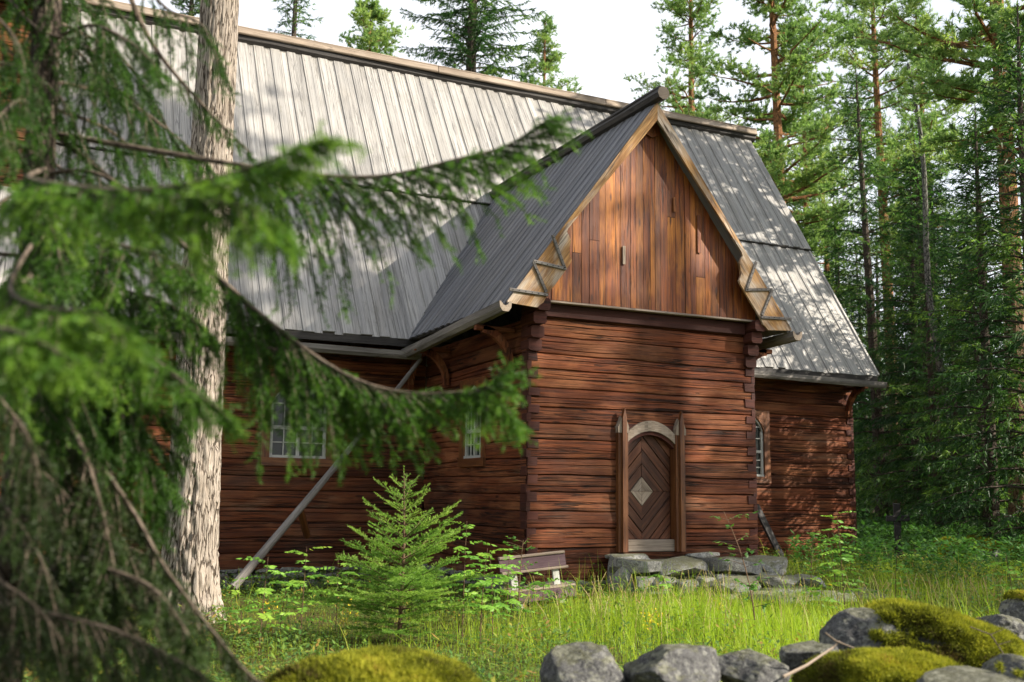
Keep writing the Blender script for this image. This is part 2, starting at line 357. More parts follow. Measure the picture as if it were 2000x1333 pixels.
def bark(name, c1, c2, c3, sx=14., sz=2.2, bump=1.0, top=None, edge=.16):
    m, n, l, b = new_mat(name)
    uv = n.new('ShaderNodeUVMap'); sp = n.new('ShaderNodeSeparateXYZ'); l.new(uv.outputs[0], sp.inputs[0])
    cb = n.new('ShaderNodeCombineXYZ'); l.new(mth(n, l, 'MULTIPLY', sp.outputs[0], sz), cb.inputs[0]); l.new(mth(n, l, 'MULTIPLY', sp.outputs[1], sx), cb.inputs[1])
    nz = noise(n, l, cb.outputs[0], 1.3, 6, .6)
    wv = n.new('ShaderNodeVectorMath'); wv.operation = 'ADD'; l.new(cb.outputs[0], wv.inputs[0])
    nc = n.new('ShaderNodeTexNoise'); l.new(cb.outputs[0], nc.inputs['Vector']); nc.inputs['Scale'].default_value = 1.6; nc.inputs['Detail'].default_value = 3; l.new(nc.outputs['Color'], wv.inputs[1])
    vo = n.new('ShaderNodeTexVoronoi'); vo.feature = 'DISTANCE_TO_EDGE'; l.new(wv.outputs[0], vo.inputs['Vector']); vo.inputs['Scale'].default_value = 1.0
    ed = ramp(n, l, vo.outputs['Distance'], .01, edge)
    fine = noise(n, l, cb.outputs[0], 7, 4, .7)
    col = mixc(n, l, ramp(n, l, nz, .3, .7), c2, c3)
    col = mixc(n, l, ramp(n, l, fine, .3, .7, .5, 0), col, tuple(q * .55 for q in c2))
    if top is not None:
        tc = n.new('ShaderNodeTexCoord'); s2 = n.new('ShaderNodeSeparateXYZ'); l.new(tc.outputs['Object'], s2.inputs[0])
        col = mixc(n, l, ramp(n, l, s2.outputs[2], top[0], top[1]), col, mixc(n, l, ramp(n, l, fine, .3, .7), top[2], tuple(q * .6 for q in top[2])))
    col = mixc(n, l, mth(n, l, 'SUBTRACT', 1., ed), col, c1)
    l.new(col, b.inputs['Base Color']); b.inputs['Roughness'].default_value = .9; b.inputs['Specular IOR Level'].default_value = .15
    bp = n.new('ShaderNodeBump'); bp.inputs['Strength'].default_value = bump; bp.inputs['Distance'].default_value = .03
    l.new(mth(n, l, 'ADD', ed, mth(n, l, 'MULTIPLY', fine, .3)), bp.inputs['Height']); l.new(bp.outputs[0], b.inputs['Normal'])
    return m
M['bark_pine'] = bark('furrowed_pine_bark', (.11, .085, .065), (.30, .25, .20), (.47, .41, .355), sx=24, sz=2.6, edge=.09)
M['bark_far_pine'] = bark('far_pine_bark', (.06, .035, .02), (.20, .12, .075), (.28, .18, .11), sx=14, sz=4, top=(5., 9., (.36, .17, .075)), bump=.6)
M['bark_spruce'] = bark('spruce_bark', (.03, .022, .018), (.09, .07, .055), (.15, .12, .095), sx=20, sz=9, bump=.6)
M['bark_grey'] = bark('grey_mottled_bark', (.03, .03, .028), (.13, .13, .115), (.24, .24, .21), sx=9, sz=6, bump=.5)
M['twig'] = bark('grey_brown_twig', (.05, .04, .03), (.14, .105, .08), (.22, .18, .14), sx=40, sz=12, bump=.4)
M['stem'] = bark('brown_stem', (.05, .03, .02), (.13, .08, .05), (.2, .13, .08), sx=60, sz=20, bump=.2)

# ------------------------------------------------------------------ ground
m, n, l, b = new_mat('forest_floor'); M['ground'] = m
tc = n.new('ShaderNodeTexCoord'); v = tc.outputs['Object']
a = noise(n, l, v, .8, 6, .6); f = noise(n, l, v, 9, 6, .7); ff = noise(n, l, v, 60, 3, .7)
col = mixc(n, l, ramp(n, l, a, .35, .65), (.075, .10, .02), (.11, .075, .035))
col = mixc(n, l, ramp(n, l, f, .4, .65), col, (.13, .15, .03)); col = mixc(n, l, ramp(n, l, ff, .4, .7, 0, .7), col, (.05, .035, .02))
l.new(col, b.inputs['Base Color']); b.inputs['Roughness'].default_value = .95; b.inputs['Specular IOR Level'].default_value = .1
bp = n.new('ShaderNodeBump'); bp.inputs['Distance'].default_value = .05; bp.inputs['Strength'].default_value = .8; l.new(mth(n, l, 'ADD', f, ff), bp.inputs['Height']); l.new(bp.outputs[0], b.inputs['Normal'])
def axis_coords(lo, hi, c0, c1, fine):
    mid = np.arange(c0, c1 + fine, fine); k = np.arange(1, 40)
    g = np.cumsum(fine * 1.22 ** k)
    return np.concatenate([(c0 - g[g < c0 - lo])[::-1], mid, c1 + g[g < hi - c1]])
gx = axis_coords(-600, 700, -14, 24, .3); gy = axis_coords(-300, 900, -16, 26, .3)
X, Y = np.meshgrid(gx, gy); Z = ground_z(X, Y)
mb = MB(); nx = len(gx); q = np.arange(len(gy)-1)[:, None] * nx + np.arange(nx-1)[None, :]
F = np.stack([q, q+1, q+nx+1, q+nx], -1).reshape(-1, 4)
mb.arr(np.stack([X, Y, Z], -1).reshape(-1, 3), F, np.full(len(F), .5))
tag(mb.build('ground', M['ground'], smooth=True), 'mossy forest floor around the log church', 'ground', kind='structure')

# ------------------------------------------------------------------ the log church
church = thing('log_church', 'old red tarred log church with steep grey board roofs and gabled porch', 'church', (0, 0, 0.2))
EY, EZ, RY, RZ, XV = 3.52, 4.24, 7.75, 10.80, 10.17      # nave eave, ridge, right verge
NY = 4.10; NX1 = 9.90; NX0 = -16.0; NB = 11.4            # nave walls
PXL, PZ, PYG, PZA, PW = -.53, 4.22, -.31, 7.59, 4.0      # porch roof eave, front verge, apex, width

def log_wall(mb, A, D, L, nrm, z0, nc, h, seed, holes=(), top=None):
    rg = np.random.default_rng(seed); A = np.asarray(A, float); D = np.asarray(D, float); nrm = np.asarray(nrm, float)
    def bound(k, u):
        r2 = np.random.default_rng(seed * 131 + k)
        j = r2.uniform(-.018, .018) if 0 < k < nc else 0; tl = r2.uniform(-.03, .03) if 0 < k < nc else 0
        ph = r2.uniform(0, 50)
        P = np.stack([u * 1.1 + ph, np.full_like(u, k * 3.7 + seed), np.zeros_like(u)], -1)
        return z0 + k * h + j + tl * (u / L - .5) + (.045 * (fbm(P, 3) - .5) if 0 < k < nc else 0)
    T = np.array([0, .022, .06, .16, .5, .84, .94, .978, 1.0]); O = np.array([-.05, -.016, -.001, .003, .005, .003, -.001, -.016, -.05])
    for k in range(nc):
        gr = [(a_ + rg.uniform(-.06, .06), rg.uniform(0, 99), rg.uniform(.34, .58)) for a_ in ((.24, .50, .74) if rg.random() < .5 else (.34, .66))]
        off = rg.uniform(-.012, .012); tw = rg.uniform(-.028, .028)
        cuts = [(0., L, 0, 1)]
        zl = z0 + k*h; zh = zl + h; cr = rg.random()
        us = sorted({0., L} | {q for hl in holes if hl[2] < zh and hl[3] > zl for q in hl[:2]})
        for i in range(len(us) - 1):
            u0, u1 = us[i], us[i+1]
            spans = [(zl, zh)]
            for (a, bb, c, d) in holes:
                if a < (u0+u1)/2 < bb:
                    ns = []
                    for (p, q) in spans:
                        if d <= p or c >= q: ns.append((p, q)); continue
                        if c - p > .02: ns.append((p, c))
                        if q - d > .02: ns.append((d, q))
                    spans = ns
            for (p, q) in spans:
                t0, t1 = (p - zl) / h, (q - zl) / h
                nu = max(2, int((u1 - u0) / .09)); u = np.linspace(u0, u1, nu + 1)
                lo = bound(k, u); hi = bound(k + 1, u)
                TG = np.unique(np.concatenate([T] + [[g[0] - .045, g[0] - .026, g[0], g[0] + .022] for g in gr]))
                tt = np.concatenate([[t0], TG[(TG > t0 + .01) & (TG < t1 - .01)], [t1]])
                oo = np.interp(tt, T, O)
                if t0 > .02: oo[0] = np.interp(t0, T, O)
                zz = lo[:, None] + (hi - lo)[:, None] * tt[None, :]
                P = np.stack([np.repeat(u[:, None] * 2.5, len(tt), 1) + k * 9, zz * 9, np.full_like(zz, seed)], -1)
                out = oo[None, :] + off + tw * (tt[None, :] - .5) + .018 * (fbm(P, 3) - .5)
                for (gt, gs, ga) in gr:
                    m_ = sst(ga, ga + .15, fbm(np.stack([u * .8 + gs, u * 0, u * 0 + k], -1), 2)); out = out - .034 * m_[:, None] * (np.abs(tt - gt) < .002)[None, :]
                    zz = zz + (.028 * (fbm(np.stack([u * 1.3 + gs, u * 0 + 5, u * 0 + k], -1), 3) - .5))[:, None] * np.exp(-((tt - gt) / .12) ** 2)[None, :]
                V = A[None, None, :] + D * u[:, None, None] + nrm * out[..., None]; V[..., 2] = zz
                nt = len(tt); idx = np.arange(nu)[:, None] * nt + np.arange(nt - 1)[None, :]
                F = np.stack([idx, idx + nt, idx + nt + 1, idx + 1], -1).reshape(-1, 4)
                if np.dot(np.cross(D, [0, 0, 1]), nrm) < 0: F = F[:, ::-1]
                UV = np.stack([np.repeat(u[:, None], nt, 1), zz], -1).reshape(-1, 2)
                mb.arr(V.reshape(-1, 3), F, np.full(len(F), (cr + .003 * i) % 1), UV[F])
def back_board(mb, A, D, L, nrm, z0, z1, holes=()):
    """the solid core behind the log faces, cut around the openings"""
    A = np.asarray(A, float); D = np.asarray(D, float); nrm = np.asarray(nrm, float)
    us = sorted({0., L} | {q for hl in holes for q in hl[:2]})
    for i in range(len(us) - 1):
        sp = [(z0, z1)]
        for (a, bb, c, d) in holes:
            if a < (us[i] + us[i+1]) / 2 < bb: sp = [(z0, c), (d, z1)]
        for (p, q) in sp:
            o = A + D * us[i] - nrm * .22; o[2] = p
            mb.box(o, D * (us[i+1] - us[i]), nrm * .18, (0, 0, q - p), rnd=.2, mi=1)

Z0, CH = .36, .25
DOOR = (1.56, 2.46, .78, 2.62)
# porch walls -----------------------------------------------------------
mb = MB()
log_wall(mb, (0, 0, 0), (1, 0, 0), PW, (0, -1, 0), Z0, 16, CH, 3, [DOOR]); back_board(mb, (0, 0, 0), (1, 0, 0), PW, (0, -1, 0), Z0, 4.36, [DOOR])
SW = (1.44, 2.42, 2.14, 3.42)
log_wall(mb, (0, 0.02, 0), (0, 1, 0), 4.05, (-1, 0, 0), Z0, 15, CH, 5, [SW]); back_board(mb, (0, .1, 0), (0, 1, 0), 3.9, (-1, 0, 0), Z0, 4.1, [SW])
log_wall(mb, (PW, 0.02, 0), (0, 1, 0), 4.05, (1, 0, 0), Z0, 15, CH, 6, []); back_board(mb, (PW, .1, 0), (0, 1, 0), 3.9, (1, 0, 0), Z0, 4.1)
for k in range(15):                                       # dovetailed log ends at the two front corners
    z = Z0 + k * CH
    for sx, x in ((-1, 0.), (1, PW)):
        hh = .125 + R.uniform(-.015, .015); w = .165 + R.uniform(-.02, .02)
        mb.box((x if sx < 0 else x - w, -.014 - R.uniform(0, .006), z + .12), (w, R.uniform(-.004, .004), 0), (0, .08, 0), (R.uniform(-.012, .012), 0, hh), mi=1, bev=.008)
        mb.box((x - .016 if sx < 0 else x - .05, -.006, z - .01), (0, .17, 0), (.066, 0, 0), (0, R.uniform(-.01, .01), .13), mi=1, bev=.008)
for x in (-.02, PW - .20):                                # stepped beam ends under the porch eaves
    for k, (z, dy) in enumerate(((3.62, .06), (3.80, .13), (3.99, .22), (4.17, .31))):
        mb.box((x + R.uniform(-.01, .01), -dy, z), (0, dy + .2, 0), (.21, 0, 0), (0, 0, .175), mi=1, bev=.03)
mb.box((.2, -.07, 4.13), (PW - .4, 0, 0), (0, .1, 0), (0, 0, .19), rnd=.3, mi=1, bev=.01)
mb.build('porch_wall', [M['log'], M['notch']], church)
# nave walls ------------------------------------------------------------
mb = MB()
LW = (-NX0 - 2.86, -NX0 - 1.62, 2.14, 3.46); RW = (6.72, 7.56, 2.02, 3.32)
log_wall(mb, (NX0, NY, 0), (1, 0, 0), -NX0, (0, -1, 0), .33, 15, .252, 9, [LW]); back_board(mb, (NX0, NY, 0), (1, 0, 0), -NX0, (0, -1, 0), .33, 4.15, [LW])
RWl = (RW[0] - PW, RW[1] - PW, RW[2], RW[3])
log_wall(mb, (PW, NY, 0), (1, 0, 0), NX1 - PW, (0, -1, 0), .30, 15, .252, 12, [RWl]); back_board(mb, (PW, NY, 0), (1, 0, 0), NX1 - PW, (0, -1, 0), .30, 4.15, [RWl])
log_wall(mb, (NX1, NY, 0), (0, 1, 0), NB - NY, (1, 0, 0), .30, 15, .252, 15); back_board(mb, (NX1, NY + .1, 0), (0, 1, 0), NB - NY - .2, (1, 0, 0), .3, 4.15)
log_wall(mb, (NX0, NB, 0), (1, 0, 0), NX1 - NX0, (0, 1, 0), .30, 15, .252, 16); back_board(mb, (NX0, NB, 0), (1, 0, 0), NX1 - NX0, (0, 1, 0), .3, 4.15)
for k in range(15):
    z = .30 + k * .252; w = .17 + R.uniform(-.02, .02)
    mb.box((NX1 - w, NY - .018, z + .12), (w + .01, 0, 0), (0, .08, 0), (R.uniform(-.01, .01), 0, .125), mi=1, bev=.008)
    mb.box((NX1 - .05, NY - .006, z - .01), (0, .17, 0), (.068, 0, 0), (0, 0, .13), mi=1, bev=.008)
mb.build('nave_wall', [M['log'], M['notch']], church)
# nave right gable of upright boards
mb = MB(); y = NY + .02
while y < NB - .05:
    w = min(.19, NB - y); zt = lambda q: EZ + (RZ - EZ) * min(q - EY, 2*RY - EY - q) / (RY - EY) - .12
    mb.prism([(NX1 + .01, y, 4.08), (NX1 + .01, y + w - .006, 4.08), (NX1 + .01, y + w - .006, zt(y + w)), (NX1 + .01, y, zt(y))], (.03, 0, 0), grain=(0, 0, 1)); y += w
mb.build('nave_gable', M['gable'], church)
# foundation ------------------------------------------------------------
def cube_sphere(nn):
    g = np.linspace(-1, 1, nn + 1); Vs = []; Fs = []; o = 0
    for ax in range(3):
        for s in (-1, 1):
            A, B = np.meshgrid(g, g, indexing='ij'); P = np.zeros(A.shape + (3,)); P[..., ax] = s; P[..., (ax+1) % 3] = A; P[..., (ax+2) % 3] = B
            q = np.arange(nn)[:, None] * (nn+1) + np.arange(nn)[None, :]; F = np.stack([q, q+nn+1, q+nn+2, q+1], -1).reshape(-1, 4)
            if s < 0: F = F[:, ::-1]
            Vs.append(P.reshape(-1, 3)); Fs.append(F + o); o += (nn+1) ** 2
    V = np.concatenate(Vs); F = np.concatenate(Fs)
    key = np.round(V * 4096).astype(np.int64); _, ui, inv = np.unique(key, axis=0, return_index=True, return_inverse=True)
    return V[ui], inv.reshape(-1)[F]
CS = {k: cube_sphere(k) for k in (5, 10, 24, 48)}
def rock_verts(rad, seed, nn=24, sup=2.6, facets=9, amp=.10, rot=0., tilt=(0, 0)):
    V, F = CS[nn]; rg = np.random.default_rng(seed); D = V / (np.sum(np.abs(V) ** sup, 1) ** (1 / sup))[:, None]
    for k in range(facets):
        nrm = unit(rg.normal(size=3)); d = rg.uniform(.62, .92); s = D @ nrm - d
        D = D - np.where(s > 0, s * .88, 0)[:, None] * nrm
    D = D * (1 + amp * 2 * (fbm(D * 1.7 + seed * 3.1, 4) - .5) + amp * .35 * (fbm(D * 9 + seed, 3) - .5))[:, None]
    P = D * np.asarray(rad)
    c, s_ = math.cos(tilt[0]), math.sin(tilt[0]); P = P @ np.array([[1, 0, 0], [0, c, s_], [0, -s_, c]])
    c, s_ = math.cos(tilt[1]), math.sin(tilt[1]); P = P @ np.array([[c, 0, -s_], [0, 1, 0], [s_, 0, c]])
    c, s_ = math.cos(rot), math.sin(rot); P = P @ np.array([[c, s_, 0], [-s_, c, 0], [0, 0, 1]])
    return P, F
def add_rock(mb, ctr, rad, seed, nn=10, **k):
    P, F = rock_verts(rad, seed, nn, **k); mb.arr(P + np.asarray(ctr), F, np.full(len(F), np.random.default_rng(seed).random()))
mb = MB(); sd = 100
def stone_row(x0, x1, fx, z0, z1):
    global sd
    z = z0
    while z < z1 - .03:
        hh = min(R.uniform(.10, .16), z1 - z); x = x0
        while x < x1:
            w = R.uniform(.16, .42); sd += 1
            c = fx(x + w/2, z + hh/2); add_rock(mb, c, (w*.54 if c[3] == 0 else .14, .14 if c[3] == 0 else w*.54, hh*.58), sd, 5, sup=4, facets=5, amp=.06) if False else add_rock(mb, c[:3], (w*.54, .15, hh*.58) if c[3] == 0 else (.15, w*.54, hh*.58), sd, 5, sup=4, facets=5, amp=.07)
            x += w
        z += hh
stone_row(NX0, 0, lambda x, z: (x, NY + .06, z, 0), -.12, .36)
stone_row(4, NX1, lambda x, z: (x, NY + .06, z, 0), .0, .34)
stone_row(0, 4, lambda x, z: (x, .07, z, 0), .05, .39)
stone_row(0, 4, lambda x, z: (.07, x, z, 1), .0, .39); stone_row(0, 4, lambda x, z: (3.93, x, z, 1), .0, .39); stone_row(NY, NB, lambda x, z: (NX1 - .07, x, z, 1), .0, .34)
mb.build('stone_foundation', M['fstone'], church, smooth=True)

# roofs -----------------------------------------------------------------
def board_roof(mb, e0, along, length, up, t0, t1, pitch, lift, clip=None, nrm=None, jig=.045, rise=.022):
    """boards running up a slope: raised cover boards over gaps between wide under boards"""
    along = unit(along); upv = unit(up); nrm = unit(nrm); x = 0; k = 0
    while x < length - .03:
        w = min(pitch * R.uniform(.88, 1.12), length - x)
        a = e0 + along * x
        lo = t0 + (clip(x + w/2) if clip else 0); hi = t1 + R.uniform(-.01, .01)
        if hi - lo > .05:
            lo2 = lo - (R.uniform(0, jig) if not clip else R.uniform(0, .015))
            raised = k % 2
            o = a + upv * lo2 + nrm * (lift + (rise if raised else 0))
            e = .016 if raised else -.012
            o = o - along * e
            mb.box(o, upv * (hi - lo2), along * (w + 2*e), nrm * .024, bev=.004)
            for g in (.22, .78):                             # moulded groove edges on each board
                mb.box(o + along * ((w + 2*e) * g - .006) + nrm * .024, upv * (hi - lo2), along * .012, nrm * .004)
        x += w; k += 1
slope = np.array([0, RY - EY, RZ - EZ]); SL = np.linalg.norm(slope); nf = np.array([0, -slope[2], slope[1]])
mb = MB(); e0 = np.array([NX0, EY, EZ]); LEN = XV - NX0
st = (7.42 - EZ) / (RZ - EZ) * SL
board_roof(mb, e0, (1, 0, 0), LEN, slope, 0, st + .12, .165, -.06, nrm=nf)
board_roof(mb, e0, (1, 0, 0), LEN, slope, st, SL + .02, .165, -.008, nrm=nf, jig=.03)
mb.box(e0 + unit(slope) * .02 - unit(nf) * .11, slope * .995, (LEN, 0, 0), unit(nf) * .045, rnd=.1)
bs = slope * np.array([1, -1, 1]); e1 = np.array([NX0, 2*RY - EY, EZ]); nb = nf * np.array([1, -1, 1])
board_roof(mb, e1, (1, 0, 0), LEN, bs, 0, SL, .43, -.06, nrm=nb)
mb.box(e1 + unit(bs) * .02 - unit(nb) * .11, bs * .995, (LEN, 0, 0), unit(nb) * .045, rnd=.1)
mb.box(np.array([XV - .05, EY, EZ]) - unit(nf) * .13, slope, (.05, 0, 0), unit(nf) * .13, rnd=.8)          # verge board
mb.box(np.array([XV - .05, 2*RY - EY, EZ]) - unit(nb) * .13, bs, (.05, 0, 0), unit(nb) * .13, rnd=.8)
mb.build('nave_roof', M['roof'], church)
mb = MB(); xs = np.linspace(NX0, XV + .12, 22)                                                          # ridge: two weathered planks over a dark log
mb.tube([(x, RY + .02*math.sin(x), RZ + .06 + .01*math.sin(x*2.1)) for x in xs], [.13] * 22, 10, rnd=.4)
mb.build('ridge_log', M['dark'], church)
mb = MB(); x = NX0
while x < XV + .1:
    w = min(R.uniform(3.5, 5.5), XV + .14 - x)
    mb.box((x, RY - .20, RZ + .10 + R.uniform(0, .01)), (w - .015, 0, 0), (0, .05, .17), (0, .06, -.015), bev=.015)
    mb.box((x, RY - .16, RZ + .23), (w - .015, 0, 0), (0, .2, .05), (0, -.01, .04), bev=.01)
    mb.box((x, RY + .02, RZ + .17), (w - .015, 0, 0), (0, .22, -.10), (0, .017, .04), bev=.01); x += w
mb.build('ridge_cap', M['pale'], church)
# dark strip standing in for the lap's shadow, then the eave board
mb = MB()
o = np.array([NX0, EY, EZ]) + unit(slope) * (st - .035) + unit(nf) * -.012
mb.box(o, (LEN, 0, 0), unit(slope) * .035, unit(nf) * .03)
mb.box(np.array([NX0, EY + .02, EZ - .17]), (LEN - .05, 0, 0), (0, .03, 0), (0, 0, .13), rnd=.2)
for x in np.arange(NX0 + .2, NX1, .9):
    if not (-.7 < x < 4.7): mb.box((x, EY + .06, EZ - .15), (0, NY - EY, .0), (.11, 0, 0), (0, 0, .12))
mb.build('eave_board', M['dark'], church)
# porch roof
pslL = np.array([PXL - 2, 0, PZ - PZA]); PSL = np.linalg.norm(pslL)
nave_z = lambda y: EZ + (RZ - EZ) * (y - EY) / (RY - EY)
YB = EY + (PZA - EZ) / (RZ - EZ) * (RY - EY) + .12
mb = MB()
for s in (-1, 1):
    e = np.array([2 + s * (2 - PXL), PYG, PZ]); up = np.array([-s * (2 - PXL), 0, PZA - PZ]); nr = np.array([s * (PZA - PZ), 0, 2 - PXL])
    cl = lambda q: 0 if PYG + q < EY - .1 else max(0, (nave_z(PYG + q) - .12 - PZ) / (PZA - PZ) * PSL)
    board_roof(mb, e, (0, 1, 0), YB - PYG, up, 0, PSL + .02, .135, -.026, clip=cl, nrm=nr, rise=.012)
    mb.box(e + unit(up) * .02 - unit(nr) * .075 + np.array([0, .01, 0]), up * .99, (0, EY - PYG, 0), unit(nr) * .035, rnd=.1)
mb.build('porch_roof', M['proof'], church)
mb = MB(); ys = np.linspace(PYG - .22, YB + .1, 12)
mb.tube([(2 + .01*math.sin(q*3), q, PZA + .075 + .008*math.sin(q*2)) for q in ys], [.105 + .004*math.sin(i*2) for i in range(12)], 9, rnd=.3, capmi=1)
mb.box((1.9, PYG - .20, PZA + .12), (0, YB - PYG, 0), (.19, 0, 0), (0, 0, .055), mi=0, bev=.015)
mb.build('porch_ridge_log', [M['dark'], M['pale']], church)
# gable boards ------------------------------------------------------------
mb = MB(); x = .02; GY = -.10
zt = lambda q: PZ + (PZA - PZ) * (min(q - PXL, 4 - PXL - q)) / (2 - PXL) - .10
while x < 3.97:
    w = min(R.choice((.08, .10, .13, .15, .17)), 3.98 - x); r = R.random()
    y = GY - R.uniform(0, .014); zs = [4.37]
    if R.random() < .14: zs.append(R.uniform(4.9, max(5.0, zt(x + w/2) - .5)))
    zs.append(None)
    for i in range(len(zs) - 1):
        za, zb = zs[i], zs[i+1]
        ta = zt(x) if zb is None else zb - .006; tb = zt(x + w) if zb is None else zb - .006
        if zt(x + w/2) - za < .05: continue
        poly = [(x + .002, y, za), (x + w - .004, y, za)]
        poly += [(x + w - .004, y, tb)]
        if zb is None and x < 2 < x + w: poly.append((2, y, zt(2)))
        poly += [(x + .002, y, ta)]
        mb.prism(poly, (0, .03, 0), rnd=(r + .23*i) % 1, grain=(0, 0, 1))
    x += w
mb.prism([(2.0-.16, GY-.05, zt(2)-.22), (2.0-.1, GY-.05, zt(2)-.36), (2.02, GY-.05, zt(2)-.42), (2.16, GY-.05, zt(2)-.36), (2.17, GY-.05, zt(2)-.2), (2, GY-.05, zt(2)+.02)], (0, .035, 0), rnd=.05, grain=(0, 0, 1))
mb.build('gable_boards', M['gable'], church)
for (xx, z0, z1, w) in ((1.50, 5.02, 5.30, .05), (2.42, 5.95, 6.18, .05), (2.86, 5.35, 5.95, .07)):
    mb = MB(); mb.box((xx, GY - .035, z0), (0, 0, z1 - z0), (w, 0, 0), (0, .012, 0), bev=.004)
    mb.build('patch_board', M['pale'] if xx < 2 else M['gable'], church)
mb = MB(); mb.box((.12, -.20, 4.315), (3.78, 0, .012), (0, .11, 0), (0, .02, .035), bev=.008)
mb.build('drip_board', M['pale'], church)
# bargeboards with scalloped lower ends
BY = PYG - .035
def bp_(px, py): p = at(px, py, y=BY); return np.array([p[0], p[2]])
outer = [(1283, 213), (1104.5, 421.5), (1076, 459), (1039.3, 510), (992, 570), (992, 591)]
inner = [(1049.8, 600.8), (1055, 595.5), (1061.8, 591), (1068.5, 577.5), (1106, 527.3), (1113.5, 516), (1117, 508.5), (1112.8, 496.5), (1112.8, 484.5), (1115.8, 471), (1110.5, 458), (1107.5, 453.8), (1109.8, 447), (1130, 421.5), (1275, 238)]
O2 = [bp_(*q) for q in outer]; I2 = [bp_(*q) for q in inner]
sl = (PZA - PZ) / (2 - PXL)
def on_edge(p, off=.02): return np.array([p[0], PZ + sl * (p[0] - PXL) - off])
O2 = [np.array([2.0, PZA - .02])] + [on_edge(p) for p in O2[1:-1]] + [O2[-1]]
I2 = I2[:-1] + [np.array([2.0, PZA - .30])]
bt = [((655, 265), (815, 700)), ((830, 705), (405, 605)), ((405, 615), (575, 1010)), ((590, 1045), (95, 972))]
for s in (1, -1):
    f3 = lambda p, y=BY: np.array([2 + s * (p[0] - 2), y, p[1]])
    mb = MB(); g = f3(O2[1]) - f3(O2[3])
    top = [O2[0], O2[1], I2[-2], I2[-1]]; low = [O2[1], O2[2], O2[3], O2[4], O2[5]] + I2[:-1]
    mb.prism([f3(p) for p in top], (0, .04, 0), rnd=.31 if s > 0 else .36, grain=g)
    mb.prism([f3(p) for p in low], (0, .0401, 0), rnd=.31 if s > 0 else .36, grain=g)
    bb = mb.build('bargeboard', M['barge'], church)
    for (q0, q1) in bt:
        a = bp_(980 + q0[0]/6.665, 420 + q0[1]/6.665); c = bp_(980 + q1[0]/6.665, 420 + q1[1]/6.665)
        A3, C3 = f3(a), f3(c); d = unit(C3 - A3); w = np.cross(d, (0, 1, 0)) * .045
        m2 = MB(); m2.box(A3 - w/2 + np.array([0, -.03, 0]), C3 - A3, w, (0, .03, 0), bev=.006)
        for t in np.linspace(.08, .92, 6):
            p = A3 + (C3 - A3) * t + w * R.uniform(-.15, .15); m2.tube([p + np.array([0, -.03, 0]), p + np.array([0, -.036, 0])], .009, 6, mi=1)
        m2.build('batten', [M['greywood'], M['nail']], bb)
# gutters and brackets
def gutter(p0, p1, r=.085, end=None):
    p0, p1 = np.array(p0, float), np.array(p1, float); d = unit(p1 - p0); side = unit(np.cross(d, (0, 0, 1))); up = np.cross(side, d)
    prof = [(-1, .55), (-.72, .55), (-.35, .05), (0, -.1), (.35, .05), (.72, .55), (1, .55), (.9, -.35), (.45, -.95), (-.45, -.95), (-.9, -.35)]
    mb = MB(); L = np.linalg.norm(p1 - p0); k = R.random()*9; nn = 10; vv = 0
    ring = lambda t: [p0 + d * L * t + (side * a + up * b) * r * (1 + .04 * math.sin(t * 9 + a)) for a, b in prof]
    for i in range(nn):
        A, B = ring(i/nn), ring((i+1)/nn); vv = 0
        for q in range(11):
            q2 = (q+1) % 11; w = np.linalg.norm(A[q2]-A[q])
            mb.face([A[q], A[q2], B[q2], B[q]], [(k+L*i/nn, vv), (k+L*i/nn, vv+w), (k+L*(i+1)/nn, vv+w), (k+L*(i+1)/nn, vv)], .4); vv += w
    for t, rev in ((0, 0), (1, 1)):
        A = ring(t); 
        for tri in ((0,1,10),(1,2,10),(2,3,10),(10,3,9),(9,3,8),(3,4,8),(4,5,7),(5,6,7),(4,7,8)):
            f = [A[q] for q in tri]; mb.face(f if rev else f[::-1], [(q*.02, q*.03) for q in range(3)], .6, 1)
    return mb.build('gutter', [M['greywood'], M['pale']], church)
gutter((NX0, EY - .02, 4.02), (-.34, EY - .02, 3.93)); gutter((4.3, EY - .02, 4.08), (XV + .1, EY - .02, 4.03))
gutter((PXL - .03, PYG - .10, 4.17), (PXL - .03, EY + .12, 3.96), .095); gutter((4 - PXL + .03, PYG - .10, 4.15), (4 - PXL + .03, EY + .1, 3.98), .095)
def bracket(o, out, h=.62, w=.5):
    o = np.array(o, float); out = np.array(out, float); t = np.cross(out, (0, 0, 1)) * .09; poly = []
    for a in np.linspace(0, math.pi/2, 9): poly.append(o + out * (w * (1 - math.cos(a)) ) + np.array([0, 0, -h + h * math.sin(a)]))
    inn = [o + out * (.09 + (w - .02) * (1 - math.cos(a)) ) + np.array([0, 0, -h - .0 + (h - .1) * math.sin(a)]) for a in np.linspace(0, math.pi/2 * .93, 8)]
    mb = MB(); pts = poly + inn[::-1]
    for i in range(8):
        q = [poly[i], poly[i+1], inn[min(i+1, 7)], inn[min(i, 7)]]
        if i == 7: q = [poly[7], poly[8], inn[7]]
        mb.prism(q, t, rnd=.4, grain=(0, 0, 1))
    mb.box(o + np.array([0, 0, -.07]), out * (w + .12), t * 1.0, (0, 0, .075), rnd=.5, bev=.01)
    return mb.build('eave_bracket', M['log'], church)
for y in (.40, 2.9): bracket((-.02, y, 4.0), (-1, 0, 0)); bracket((PW + .02, y, 4.0), (1, 0, 0))
for x in (NX1 - .22, 4.6, -.35, -4.0, -8.0): bracket((x + .09, NY - .02, 3.98), (0, -1, 0))

